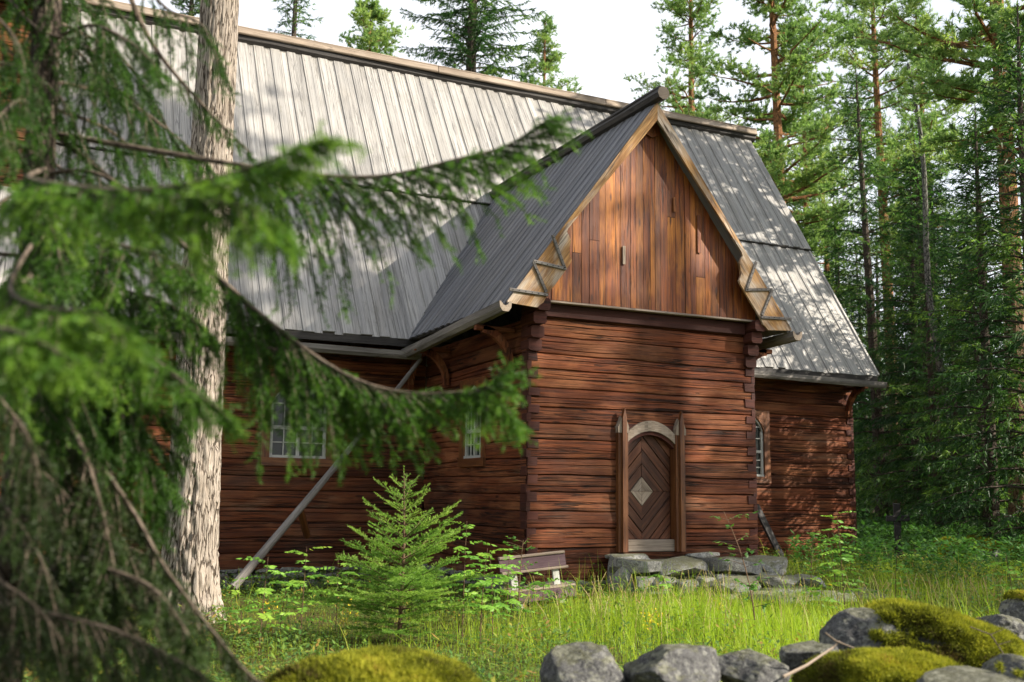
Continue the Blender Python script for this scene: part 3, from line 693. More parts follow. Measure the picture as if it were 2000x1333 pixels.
# door ------------------------------------------------------------------
dx0, dx1, dz0, dz1 = 1.575, 2.45, .955, 2.62; dcx, dcz = 1.945, 1.655
door = MB(); inlay = MB(); DY = .11
door.box((dx0 - .02, DY + .03, dz0), (dx1 - dx0 + .04, 0, 0), (0, .04, 0), (0, 0, dz1 - dz0), rnd=.1)
for (qx0, qx1, sx) in ((dx0, dcx, -1), (dcx, dx1, 1)):
    for (qz0, qz1, sz) in ((dz0, dcz, -1), (dcz, dz1, 1)):
        nn_ = unit((sx * 1.0, 0, sz * .92)); c0 = np.array([dcx, DY, dcz]); k = 0.0; first = True
        while k < 1.6:
            w = .150 if first else R.choice((.125, .135, .145))
            rect = [np.array([qx0 + .003, DY, qz0 + .003]), np.array([qx1 - .003, DY, qz0 + .003]), np.array([qx1 - .003, DY, qz1 - .003]), np.array([qx0 + .003, DY, qz1 - .003])]
            p = clip_poly(rect, c0 + nn_ * (k + .006), nn_); p = clip_poly(p, c0 + nn_ * (k + w - .006), -nn_) if len(p) > 2 else p
            if len(p) > 2:
                g = np.cross(nn_, (0, 1, 0)); e = R.uniform(.022, .034)
                (inlay if first else door).prism(p, (0, -e if not first else -.036, 0), grain=g)
            k += w; first = False
do = door.build('door', M['door'], church); inlay.build('door_diamond', M['pale'], do)
for x0 in (1.452, 2.458):
    mb = MB(); w = .165; zt_ = 2.86
    def post(xa, xb, ya, yb, top, tip, r):
        c = (xa + xb) / 2
        mb.prism([(xa, ya, .775), (xb, ya, .775), (xb, ya, top), (c, ya, tip), (xa, ya, top)], (0, yb - ya, 0), rnd=r, grain=(0, 0, 1))
    post(x0, x0 + w, -.075, .09, 2.52, 2.74, .3)
    mb.prism([(x0 - .008, -.09, 2.5), (x0 + .05, -.09, 2.5), (x0 + .06, -.09, 2.75), (x0 + .03, -.09, 2.68), (x0 - .012, -.09, 2.58)], (0, .17, 0), rnd=.9, mi=1, grain=(0, 0, 1))
    mb.prism([(x0 + w - .05, -.09, 2.5), (x0 + w + .008, -.09, 2.5), (x0 + w + .012, -.09, 2.58), (x0 + w - .03, -.09, 2.68), (x0 + w - .06, -.09, 2.75)], (0, .17, 0), rnd=.9, mi=1, grain=(0, 0, 1))
    mb.prism([(x0 + w*.30, -.075, .78), (x0 + w*.70, -.075, .78), (x0 + w*.72, -.13, .78), (x0 + w*.28, -.13, .78)], (0, 0, 2.62 - .78), rnd=.34, grain=(1, 0, 0)) if False else None
    c = x0 + w * .5
    mb.prism([(c - .034, -.125, .778), (c + .034, -.125, .778), (c + .034, -.125, 2.72), (c, -.125, zt_), (c - .034, -.125, 2.72)], (0, .06, 0), rnd=.33, grain=(0, 0, 1))
    mb.build('door_post', [M['post'], M['pale']], church)
mb = MB(); na = 14
def arc(z_end, z_mid, x0, x1): return [np.array([x0 + (x1 - x0) * t, 0, z_end + (z_mid - z_end) * math.sin(math.pi * t) ** .8]) for t in np.linspace(0, 1, na + 1)]
oa = arc(2.50, 2.70, 1.615, 2.46); ia = arc(2.36, 2.545, 1.615, 2.46); ib = arc(2.29, 2.49, 1.615, 2.46)
for i in range(na):
    y = np.array([0, -.055, 0])
    mb.prism([oa[i] + y, oa[i+1] + y, ia[i+1] + y, ia[i] + y], (0, .14, 0), rnd=.4, grain=(1, 0, 0))
    mb.prism([ia[i] + y*.4, ia[i+1] + y*.4, ib[i+1] + y*.4, ib[i] + y*.4], (0, .1, 0), rnd=.4, mi=1, grain=(1, 0, 0))
mb.box((1.56, -.012, 2.52), (.9, 0, 0), (0, .05, 0), (0, 0, .12), rnd=.3, mi=1)
mb.build('door_lintel', [M['pale'], M['notch']], church)
mb = MB(); mb.box((1.60, -.015, .775), (.87, 0, 0), (0, .14, 0), (0, 0, .175), rnd=.55, bev=.012); mb.build('threshold', M['pale'], church)
# windows ---------------------------------------------------------------
def window(o, du, nrm, w, z0, z1, spring, cols, rows, doubles=1, surround=.14):
    """arched window: brown surround, white sash with bars and panes; o = lower corner on the wall plane"""
    o = np.array(o, float); du = np.array(du, float); nrm = np.array(nrm, float); up = np.array([0, 0, 1.])
    P = lambda u, z, out=0.: np.array([o[0], o[1], 0]) + du * u + up * z + nrm * out
    mb = MB()
    mb.box(P(-surround, z0 - .13, .0), du * (w + 2*surround), nrm * .045, up * .13)
    mb.box(P(-surround, z0, -.02), up * (z1 - z0 + .1), nrm * .05, du * surround); mb.box(P(w, z0, -.02), up * (z1 - z0 + .1), nrm * .05, du * surround)
    nA = 10
    th = lambda t: spring + (z1 - spring) * math.sin(math.pi * t) ** .7
    for i in range(nA):
        t0, t1 = i/nA, (i+1)/nA
        mb.prism([P(w*t0, th(t0), -.03), P(w*t1, th(t1), -.03), P(w*t1, z1 + .1, -.03), P(w*t0, z1 + .1, -.03)], nrm * .055, rnd=.4, grain=du)
    win = mb.build('window', M['post'], church)
    mb = MB(); D = -.07; sw = .055
    seg = w / doubles
    mb.box(P(0, z0, D - .02), du * w, nrm * .09, up * .045)
    for k in range(doubles + 1):
        mb.box(P(min(max(k * seg - sw/2, 0), w - sw), z0 + .045, D), up * ((spring if k in (0, doubles) else z1 - .03) - z0 - .045), nrm * .05, du * sw)
    zm = z0 + (spring - z0) * .52
    mb.box(P(sw, zm, D + .004), du * (w - 2*sw), nrm * .05, up * .06)
    for i in range(nA):
        t0, t1 = i/nA, (i+1)/nA
        mb.prism([P(w*t0, th(t0) - .05, D), P(w*t1, th(t1) - .05, D), P(w*t1, th(t1), D), P(w*t0, th(t0), D)], nrm * .05, rnd=.4, grain=du)
    for k in range(doubles):
        for c in range(1, cols):
            u = k * seg + seg * c / cols; zt_ = th(u / w) - .04
            mb.box(P(u - .009, z0 + .045, D + .012), up * (zt_ - z0 - .045), nrm * .022, du * .018)
        for (za, zb, nr_) in ((z0 + .045, zm, rows), (zm + .06, z1, rows)):
            for q in range(1, nr_):
                z = za + (zb - za) * q / nr_
                tt = 0 if z < spring else math.asin(min(1, ((z - spring) / (z1 - spring)) ** (1/.7))) / math.pi
                ua = max(k*seg + sw*.5, w*tt); ub = min((k+1)*seg - sw*.5, w*(1-tt))
                if ub > ua: mb.box(P(ua, z - .009, D + .0125), du * (ub - ua), nrm * .021, up * .018)
    mb.build('sash', M['white'], win)
    mb = MB()
    mb.face([P(.01, z0, D + .006), P(w - .01, z0, D + .006)] + [P(w*(1-t), th(t) - .02, D + .006) for t in np.linspace(.02, .98, 12)])
    mb.build('pane', M['glass'], win)
window((-2.72, NY), (1, 0, 0), (0, -1, 0), .96, 2.14, 3.42, 3.05, 2, 2, doubles=2)
window((0, 2.30), (0, -1, 0), (-1, 0, 0), .74, 2.14, 3.30, 2.9, 2, 2, doubles=2)
window((6.84, NY), (1, 0, 0), (0, -1, 0), .64, 2.02, 3.28, 2.95, 3, 3, doubles=1)
# small tower rising through the nave roof at the left
mb = MB()
log_wall(mb, (-6.55, 4.9, 0), (0, 1, 0), 4.6, (1, 0, 0), 6.2, 16, .25, 31); log_wall(mb, (-11, 4.9, 0), (1, 0, 0), 4.45, (0, -1, 0), 6.2, 16, .25, 33)
back_board(mb, (-6.55, 5.0, 0), (0, 1, 0), 4.4, (1, 0, 0), 6.2, 9.7); back_board(mb, (-11, 4.9, 0), (1, 0, 0), 4.3, (0, -1, 0), 6.2, 9.7)
tw = mb.build('tower', [M['log'], M['notch']], church)
mb = MB()
for i in range(24):
    y = 4.55 + i * .22; t0 = abs(i - 11.5) / 12
    mb.prism([(-6.25, y, 9.45), (-6.25, y + .21, 9.45), (-6.25 - 2.4*(1), y*.4 + .6*7.2 + .08, 14.6), (-6.25 - 2.4, y*.4 + .6*7.2, 14.6)], (.04, 0, .02), grain=(0, 0, 1))
    x = -11.3 + i * .22
    mb.prism([(x, 4.55, 9.45), (x + .21, 4.55, 9.45), (x*.4 - .6*8.7 + .08, 6.2, 14.6), (x*.4 - .6*8.7, 6.2, 14.6)], (0, -.04, .02), grain=(0, 0, 1))
mb.build('tower_roof', M['roof'], tw)

# ------------------------------------------------------------------ things by the church
# stone steps
steps = thing('stone_steps', 'mossy grey stone steps of rough boulders below the plank door', 'steps', (2.7, -.7, .2))
def step_part(stones, label=None):
    mb = MB()
    for (c, r, rot, s) in stones: add_rock(mb, c, r, s, 24, sup=7, facets=9, amp=.055, rot=rot)
    return mb.build('step', M['stepstone'], steps, smooth=True, label=label)
st1 = [((1.42, -.50, .60), (.24, .40, .13), .1, 1), ((2.12, -.66, .60), (.50, .38, .14), .04, 2), ((3.02, -.68, .60), (.42, .38, .15), -.06, 3), ((3.68, -.55, .58), (.30, .40, .14), .1, 4),
       ((1.38, -.84, .36), (.17, .12, .13), .4, 5), ((1.66, -.92, .42), (.19, .12, .10), .1, 6), ((1.55, -.93, .22), (.24, .12, .11), .1, 7), ((1.98, -.95, .30), (.20, .12, .15), .3, 8), ((2.34, -.93, .38), (.2, .12, .10), .1, 17), ((2.25, -.95, .2), (.2, .12, .1), .0, 18),
       ((2.75, -.86, .42), (.24, .14, .09), .0, 20), ((3.3, -.88, .42), (.30, .12, .09), .0, 21), ((2.6, -.40, .50), (1.1, .40, .18), .0, 22), ((1.6, -.10, .695), (.36, .11, .06), .05, 9), ((2.9, -.10, .71), (.28, .10, .055), .1, 10), ((1.28, -.2, .5), (.06, .16, .26), .1, 19), ((1.25, -.5, .35), (.1, .3, .25), .0, 23)]
st2 = [((2.55, -1.26, .40), (.42, .34, .11), .05, 11), ((3.32, -1.25, .40), (.40, .34, .10), -.04, 12), ((3.95, -1.10, .40), (.30, .32, .10), .08, 13), ((2.55, -1.34, .25), (.38, .28, .10), .0, 24), ((3.4, -1.34, .25), (.48, .28, .10), .0, 25)]
st3 = [((2.85, -1.86, .25), (.46, .34, .085), .03, 14), ((3.70, -1.86, .25), (.44, .34, .085), -.02, 15), ((4.42, -1.74, .25), (.34, .32, .085), .06, 16)]
step_part(st1); step_part(st2); step_part(st3)
# bench
bench = thing('park_bench', 'tilted plum painted bench with white legs against the porch corner', 'bench', (0, -.7, .3))
b0 = at(973, 1092, y=-.75); b1 = at(1101, 1078, y=-.75); bd = b1 - b0; bl = np.linalg.norm(bd); bu = unit(bd); bup = unit(np.cross(np.cross(bu, (0, 0, 1)), bu)); bf = unit(np.cross(bu, bup))
bup = unit(bup + bf * -.12)
mb = MB()
mb.box(b0 - bup * .17, bd, bup * .155, bf * .025, rnd=.4); 
mb.box(b0 - bup * .015 - bf * .012, bd * .99, bup * .035, bf * .06, rnd=.3, mi=1, bev=.008); mb.box(b0 - bup * .21 - bf * .01 + bu * .02, bd, bup * .035, bf * .055, rnd=.6, mi=1, bev=.008)
mb.build('backrest', [M['bench'], M['pale']], bench)
s0 = b0 - bup * .44 + bf * .10 + bu * .05
mb = MB(); mb.box(s0 - bup * .13, bd, bup * .13, bf * .025, rnd=.4); mb.box(s0 - bf * .32, bd, bf * .35, bup * .03, rnd=.5, mi=1, bev=.008); mb.build('seat', [M['bench'], M['pale']], bench)
for t in (.16, .80):
    mb = MB(); p = b0 + bd * t - bup * .21 - bf * .04
    mb.box(p - bup * .55, bup * .6, bu * .09, bf * .035, rnd=.5); mb.box(p - bup * .55 + bf * .10, bup * .3, bu * .09, bf * .035, rnd=.5); mb.build('leg', M['white'], bench)
# leaning log and plank
p0 = at(472, 1128, y=2.5); p1 = at(822, 702, y=3.45)
mb = MB(); npt = 9
mb.tube([p0 + (p1 - p0) * t + np.array([0, 0, -.05 * math.sin(math.pi * t)]) for t in np.linspace(-.04, 1, npt)], list(np.linspace(.066, .036, npt)), 10, rnd=.4, capmi=1)
pl = thing('leaning_log', 'long grey log propped aslant from the ground to the eave corner', 'log', p0)
mb.build('pole', [M['greywood'], M['pale']], pl)
mb = MB(); c = p0 + (p1 - p0) * .30; mb.tube([c + np.array([.0, .1, -.05]), c + np.array([.25, .55, -.5])], [.055, .06], 8, rnd=.3); mb.build('strut', M['post'], pl)
a = at(1483, 985, y=4.0); c = at(1545, 1110, y=3.2)
mb = MB(); d = c - a; sd_ = unit(np.cross(d, (.2, -1, .1)))
mb.box(a, d, sd_ * .19, unit(np.cross(d, sd_)) * .05, rnd=.35, bev=.006)
tag(mb.build('leaning_plank', M['dark']), 'dark grey plank leaning on the wall right of the porch', 'plank')
# wooden cross
cp = at(1757, 1092, d=22.0); cp[2] = float(ground_z(cp[0], cp[1])); sc = 22.0 / FPX
cross = thing('grave_cross', 'dark wooden cross standing at the forest edge', 'cross', cp)
mb = MB(); hgt = at(1753, 985, d=22.0)[2] - cp[2]
mb.box(cp - RGT * .065, np.array([0, 0, hgt]) , RGT * .13, FWD * .09, rnd=.3, bev=.01); mb.build('post', M['dark'], cross)
mb = MB(); mb.box(cp - RGT * .24 + np.array([0, 0, hgt - .36]) - FWD * .03, RGT * .48, np.array([0, 0, .12]), FWD * .07, rnd=.3, bev=.01); mb.build('crossbar', M['dark'], cross)

# ------------------------------------------------------------------ boulders of the foreground stone wall
def moss_fuzz(mb, P, F, keep, per, ln, wd, seed):
    rg = np.random.default_rng(seed); F = F[keep]
    if len(F) == 0: return
    a, b_, c = P[F[:, 0]], P[F[:, 1]], P[F[:, 2]]; N = np.cross(b_ - a, c - a); ar = np.linalg.norm(N, axis=1); N = N / (ar[:, None] + 1e-12)
    cnt = np.maximum(1, (ar * per).astype(int)); i = np.repeat(np.arange(len(F)), cnt)
    u, v = rg.random(len(i)), rg.random(len(i)); d_ = P[F[i, 3]]
    base = (a[i] * ((1-u)*(1-v))[:, None] + b_[i] * (u*(1-v))[:, None] + c[i] * (u*v)[:, None] + d_ * ((1-u)*v)[:, None])
    d = N[i] + rg.normal(size=(len(i), 3)) * .55; d /= np.linalg.norm(d, axis=1)[:, None]
    w = np.cross(d, rg.normal(size=(len(i), 3))); w /= np.linalg.norm(w, axis=1)[:, None]; L = ln * rg.uniform(.5, 1.3, len(i))[:, None]
    V = np.stack([base - w * wd, base + w * wd, base + d * L], 1).reshape(-1, 3)
    pat = fbm(base * 5, 3)
    mb.arr(V, np.arange(len(V)).reshape(-1, 3), np.clip(.05 + 1.5 * (pat - .25) + rg.uniform(-.25, .25, len(i)), 0, .97))
def boulder(px, py, d, rad, seed, label, moss=None, rot=0., tilt=(0, 0), cat='boulder', sup=2.5, facets=13, group='boulders of the old stone wall'):
    c = at(px, py, d=d)
    t = thing('boulder', label, cat, (c[0], c[1], c[2] - rad[2]), group)
    P, F = rock_verts(rad, seed, 48, sup=sup, facets=facets, amp=.15, rot=rot, tilt=tilt); P = P + c
    mb = MB(); mb.arr(P, F, np.full(len(F), .5)); mb.build('stone', M['granite'], t, smooth=True)
    if moss is not None:
        a = P[F[:, 0]]; nrm = np.cross(P[F[:, 1]] - a, P[F[:, 2]] - a); nrm /= np.linalg.norm(nrm, axis=1)[:, None] + 1e-12
        ctr = P[F].mean(1); k = nrm[:, 2] + 1.1 * (fbm(ctr * 3.2 + seed, 4) - .5) + moss[1] * ((ctr - c) @ RGT) / rad[0]
        keep = k > moss[0]
        if keep.sum() < 12: return t
        vn = np.zeros_like(P); 
        for q in range(4): np.add.at(vn, F[:, q], nrm)
        vn /= np.linalg.norm(vn, axis=1)[:, None] + 1e-12
        km = np.zeros(len(P)); cn = np.zeros(len(P))
        for q in range(4): np.add.at(km, F[:, q], keep.astype(float)); np.add.at(cn, F[:, q], 1)
        km = km / np.maximum(cn, 1)
        P2 = P + vn * (km * (.012 + .035 * fbm(P * 9, 3) + .045 * fbm(P * 22, 2)) - .004)[:, None]
        mb = MB(); pat = fbm(ctr[keep] * 5, 3); mb.arr(P2, F[keep], np.clip(.0 + 1.3 * (pat - .3), 0, .8))
        moss_fuzz(mb, P2, F, keep, 30000, .030, .0042, seed)
        mb.build('moss', M['moss'], t, smooth=True)
    return t
boulder(722, 1376, 4.9, (.50, .42, .168), 21, 'low mound of a boulder wholly covered in yellow green moss', (-.6, 0), rot=.4, sup=2.3, facets=4)
boulder(1138, 1325, 5.9, (.215, .25, .20), 22, 'rounded bare grey boulder just right of the mossy mound', None, rot=.2)
boulder(1325, 1330, 5.9, (.30, .30, .19), 23, 'broad flat topped grey boulder, middle of three bare ones in a row', None, rot=-.2)
boulder(1462, 1312, 6.1, (.18, .22, .17), 24, 'small grey boulder, rightmost of three bare ones in a row', None, rot=.5)
boulder(1695, 1268, 7.0, (.30, .32, .26), 25, 'big dark grey boulder with brown peat on its peak', (1.0, .2), rot=.5, tilt=(0, .15))
boulder(1850, 1278, 6.9, (.52, .34, .20), 26, 'long sloping boulder draped in thick green moss on its shaded face', (.15, .2), rot=-.42, tilt=(.15, .28), facets=6)
boulder(1730, 1346, 6.0, (.50, .36, .145), 27, 'low front boulder under a carpet of yellow moss', (.1, 0), rot=-.1, facets=5)
boulder(1590, 1292, 6.3, (.17, .2, .15), 28, 'small dark boulder under the dead branch', (1.1, 0), rot=.9)
boulder(1960, 1235, 8.4, (.24, .24, .16), 29, 'grey boulder behind the moss draped one', (1.1, 0), rot=.3)
boulder(2010, 1212, 9.0, (.22, .24, .19), 30, 'dark boulder cut by the right picture edge', (1.0, 0), rot=.3)
boulder(1900, 1352, 5.4, (.28, .24, .12), 32, 'flat grey boulder low in front of the yellow moss carpet', (1.1, .2), rot=.1)
boulder(1990, 1330, 5.8, (.2, .24, .13), 33, 'small grey boulder in the bottom right corner', (1.0, -.2), rot=.1)
boulder(1855, 1090, 20.0, (.42, .4, .38), 35, 'dark mossy boulder at the forest edge beyond the cross', (.4, 0), rot=.2, group=None)
boulder(1915, 1085, 20.5, (.52, .5, .34), 36, 'grey boulder lit on top beside the trees', (.8, 0), rot=.8, group=None)
boulder(1980, 1092, 20.5, (.6, .5, .26), 37, 'low moss covered boulder at the far right among the trees', (.2, 0), rot=.8, group=None)
# dead branch on the boulders
mb = MB()
mb.tube([at(1530, 1322, d=5.7), at(1575, 1300, d=5.8), at(1627, 1265, d=5.95)], [.009, .008, .006], 6)
mb.tube([at(1612, 1236, d=5.9), at(1632, 1252, d=5.95), at(1668, 1266, d=6.0)], [.004, .005, .003], 6); mb.tube([at(1627, 1265, d=5.95), at(1640, 1252, d=5.97)], [.005, .004], 6)
tag(mb.build('dead_branch', M['pale']), 'bare grey dead branch lying across the boulders', 'branch')
mb = MB(); mb.tube([at(1895, 1225, d=6.6), at(1935, 1240, d=6.6), at(1965, 1285, d=6.5)], [.004, .005, .003], 5); mb.tube([at(1935, 1240, d=6.6), at(1962, 1228, d=6.6)], [.003, .002], 5); mb.tube([at(1950, 1260, d=6.55), at(1975, 1252, d=6.55)], [.003, .002], 5)
tag(mb.build('dead_twig', M['twig']), 'thin dark twig on the moss draped boulder', 'twig')

# ------------------------------------------------------------------ vegetation helpers
def needles(mb, A, B, dens, ln, wd, rnd, ang=(.6, 1.0), seed=1, up=0.0, tipboost=0., mi=0, flat=0.):
    """needles along many segments A->B (n,3); rnd (n,) base tone per segment"""
    rg = np.random.default_rng(seed); A = np.asarray(A, float); B = np.asarray(B, float); rnd = np.asarray(rnd, float)
    d = B - A; L = np.linalg.norm(d, axis=1); d = d / (L[:, None] + 1e-9)
    cnt = np.maximum(1, np.floor(L * dens + rg.random(len(L)))).astype(int); i = np.repeat(np.arange(len(A)), cnt); k = len(i)
    t = rg.random(k); p = A[i] + (B - A)[i] * t[:, None]
    pr = np.cross(d[i], rg.normal(size=(k, 3))); pr[:, 2] = pr[:, 2] * (1 - flat) + up * .5; pr /= np.linalg.norm(pr, axis=1)[:, None] + 1e-9
    th = rg.uniform(ang[0], ang[1], k)[:, None]; dr = d[i] * np.cos(th) + pr * np.sin(th)
    w = np.cross(dr, rg.normal(size=(k, 3))); w /= np.linalg.norm(w, axis=1)[:, None] + 1e-9
    l = ln * rg.uniform(.7, 1.2, k)[:, None]
    V = np.stack([p - w * wd * .5, p + w * wd * .5, p + dr * l], 1).reshape(-1, 3)
    r = np.clip(rnd[i] + rg.uniform(-.15, .15, k) + tipboost * (t - .5), 0, 1)
    mb.arr(V, np.arange(k * 3).reshape(-1, 3), r, mi=mi)
class Segs:
    def __init__(s): s.A = []; s.B = []; s.r = []
    def add(s, a, b, r): s.A.append(a); s.B.append(b); s.r.append(r)

def copy_thing(t, loc, rz=0., sc=1., label=None, group=None):
    c = t.copy(); COL.objects.link(c); c.location = tuple(float(q) for q in loc); c.rotation_euler = (0, 0, rz); c.scale = (sc, sc, sc)
    if label: c['label'] = label
    if group: c['group'] = group
    for ch in list(t.children):
        d = ch.copy(); COL.objects.link(d); d.parent = c
    return c

def trunk_mb(h, r0, r1, seed, lean=.02, n=9, seg=14, z0=-.3):
    rg = np.random.default_rng(seed); a = rg.uniform(0, 6.28); mb = MB()
    pts = [np.array([lean * h * t * math.cos(a) + .012*h*math.sin(t*5+seed)*t*(1-t), lean * h * t * math.sin(a) + .012*h*math.cos(t*4+seed)*t*(1-t), z0 + (h - z0) * t]) for t in np.linspace(0, 1, seg)]
    mb.tube(pts, [r0 * (1 - t) ** .75 + r1 + (r0 * .35 * max(0, 1 - t * seg / 1.2)) for t in np.linspace(0, 1, seg)], n)
    f = lambda z: np.array([np.interp(z, [p[2] for p in pts], [p[q] for p in pts]) for q in range(3)])
    return mb, f

def make_spruce(label, h, seed, rad=2.6, base=.08, droop=.55, dens=13, group=None, wh=1.):
    t = thing('spruce_tree', label, 'spruce', group=group); rg = np.random.default_rng(seed); rr = random.Random(seed)
    mb, f = trunk_mb(h, .011 * h + .03, .012, seed); S = Segs(); z = h * base
    while z < h * .985:
        u = z / h; nb = rr.choice((3, 4, 4, 5)); a0 = rr.uniform(0, 6.28)
        for q in range(nb):
            L = rad * (1 - u) ** .72 * min(1, .35 + u * 5) * rr.uniform(.55, 1.15) + .12
            a = a0 + 6.283 * q / nb + rr.uniform(-.4, .4); dirh = np.array([math.cos(a), math.sin(a), 0]); p = f(z).copy(); pts = [p]
            ns = 5; sl0 = .25 + .5 * u - .2
            for k in range(ns):
                s_ = sl0 - droop * (1.6 - u) * (k / ns) + (.35 if k > 3 else 0); p = p + (dirh + np.array([0, 0, s_])) * L / ns; pts.append(p)
            if L > .5: mb.tube(pts[:5], list(np.linspace(.012 + .009 * L, .006, 5)), 4, cap=False)
            tone = rr.uniform(.1, .8)
            for k in range(ns):
                S.add(pts[k], pts[k+1], tone)
                m_ = max(1, int(L / ns * 14))
                for j in range(m_):
                    tt = (j + rr.random()) / m_; b0_ = pts[k] + (pts[k+1] - pts[k]) * tt; w = (k + tt) / ns
                    if w < .18 and L > 1: continue
                    sl_ = (.22 + .4 * L / rad * .8) * (1.15 - w) * rr.uniform(.5, 1.2) + .1; sd2 = rr.choice((-1, 1)); side = np.array([-dirh[1], dirh[0], 0]) * sd2
                    S.add(b0_, b0_ + (side * .75 + dirh * .55 + np.array([0, 0, -.55 * droop - rr.uniform(0, .8) * (1 - u)])) * sl_, min(1, tone + .12 + .25 * w))
        z += (h * .018 + .12 * rr.random() + (.10 if u < .5 else 0)) * wh
    mb.build('trunk', M['bark_spruce'], t, smooth=True)
    c = MB(); needles(c, S.A, S.B, dens * 1.5, .19, .034, S.r, seed=seed, ang=(.2, .75)); c.build('crown', M['spruce'], t)
    return t
def make_pine(label, h, seed, cb=.5, rad=2.6, dens=60, group=None, r0=None, wh=.034):
    t = thing('pine_tree', label, 'pine', group=group); rr = random.Random(seed)
    mb, f = trunk_mb(h, r0 or (.0105 * h), .03, seed, lean=.015); S = Segs(); z = h * cb
    for k in range(5):
        zz = h * rr.uniform(.25, cb); a = rr.uniform(0, 6.28); p = f(zz); q = p + np.array([math.cos(a), math.sin(a), rr.uniform(-.2, .3)]) * rr.uniform(.4, 1.3)
        mb.tube([p, (p + q) / 2 + np.array([0, 0, .08]), q], [.025, .018, .006], 4, cap=False)
    while z < h:
        u = (z / h - cb) / (1 - cb); nb = rr.choice((2, 3, 3, 4))
        for q in range(nb):
            L = rad * (1 - u ** 1.6) ** .8 * rr.uniform(.4, 1.15) * (.55 + .45 * min(1, u * 4)) + .25; a = rr.uniform(0, 6.28); dirh = np.array([math.cos(a), math.sin(a), 0]); p = f(z).copy(); pts = [p]
            s0 = rr.uniform(-.25, .25) + .55 * u
            for k in range(5):
                p = p + (dirh + np.array([rr.uniform(-.25, .25), rr.uniform(-.25, .25), s0 + .10 * k - .12])) * L / 5; pts.append(p)
            mb.tube(pts, list(np.linspace(.02 + .016 * L, .008, 6)), 5, cap=False)
            tone = rr.uniform(.2, .75)
            for k in range(2, 6):
                for j in range(int(3 + L * 1.3)):
                    b0_ = pts[k] + np.array([rr.gauss(0, 1), rr.gauss(0, 1), 0]) * .05
                    dv = unit(np.array([rr.gauss(0, 1), rr.gauss(0, 1), rr.gauss(.35, .5)]) + dirh * .4); l_ = rr.uniform(.18, .55) * (.7 + .2 * L)
                    e_ = b0_ + dv * l_
                    if rr.random() < .3: mb.tube([b0_, e_], [.009, .005], 3, cap=False)
                    for w in range(3):
                        dv2 = unit(dv * .6 + np.array([rr.gauss(0, .6), rr.gauss(0, .6), .35 + rr.gauss(0, .3)]))
                        S.add(e_ - dv * l_ * .3 * w, e_ - dv * l_ * .3 * w + dv2 * rr.uniform(.12, .26), min(1, tone + rr.uniform(-.1, .25)))
        z += h * (1 - cb) * wh * rr.uniform(.6, 1.4)
    mb.build('trunk', M['bark_far_pine'], t, smooth=True)
    c = MB(); needles(c, S.A, S.B, dens, .16, .036, S.r, seed=seed, ang=(.3, 1.1)); c.build('crown', M['pine'], t)
    return t
def spot(px, d):
    p = at(px, 960, d=d); return np.array([p[0], p[1], float(ground_z(p[0], p[1]))])

# --- trees told apart in the photograph
LAB = 'spruce behind the church'
spr = [make_spruce('tall spruce rising behind the ridge left of the porch gable', 30, 201, 4.9, .12, dens=24, wh=.38),
       make_spruce('dense dark spruce with hanging boughs right of the church roof', 15.5, 202, 2.9, .04, .75, dens=14),
       make_spruce('slender spruce inside the dark forest', 20, 203, 2.3, .10, .6, dens=12),
       make_spruce('low bushy spruce inside the dark forest', 12, 204, 2.6, .03, .6, dens=13)]
pin = [make_pine('tall orange trunked pine with open crown right of the nave ridge', 24, 301, .40, 3.3, dens=100, wh=.024),
       make_pine('pale slim pine standing behind the porch gable', 30, 302, .45, 2.8, dens=80, wh=.028),
       make_pine('tall straight pine among the dark spruces', 24, 303, .45, 2.7)]
spr[0].location = spot(884, 38); spr[1].location = spot(1722, 33)
spr[2].scale = (.62, .62, .62); spr[2].location = spot(1905, 36); spr[3].location = spot(1655, 37)
pin[0].location = spot(1547, 36); pin[1].location = spot(1352, 50); pin[2].location = spot(1752, 40)
tag(spr[2], 'slender spruce growing in the dark forest right of the church', 'spruce', 'spruces of the dark forest')
tag(spr[3], 'bushy spruce growing in the dark forest right of the church', 'spruce', 'spruces of the dark forest')
copy_thing(pin[1], spot(1042, 62), 1., 1.02, 'small pale pine peeking over the ridge beside the tall spruce')
copy_thing(pin[0], spot(690, 60), 2., 1.26, 'pale treetop peeking over the ridge beside the big trunk')
copy_thing(spr[2], spot(520, 42), 2., 1.3, 'dark spruce top behind the ridge next to the big pine trunk')
copy_thing(spr[0], spot(330, 40), 2.3, .85, 'spruce top behind the ridge left of the big pine trunk')
copy_thing(pin[2], spot(1838, 42), 2.2, .92, 'thin orange pine right of the hanging spruce')
copy_thing(pin[0], spot(1992, 23), 3.9, .95, 'thick pine trunk with side branches at the right picture edge')
copy_thing(pin[1], spot(1590, 52), 2.4, .8, 'thin pine just behind the tall orange trunked pine')
for (px, d, kd, sc, rz, lab) in ((1935, 21.5, 3, .80, 1., 'bushy dark spruce in front of the thick pine at the right picture edge'), (2020, 20.5, 3, .95, 2., 'dark spruce cut by the right picture edge'), (1790, 31, 1, .72, 3., 'dark spruce with hanging boughs behind the grave cross')):
    copy_thing(spr[kd], spot(px, d), rz, sc, lab)
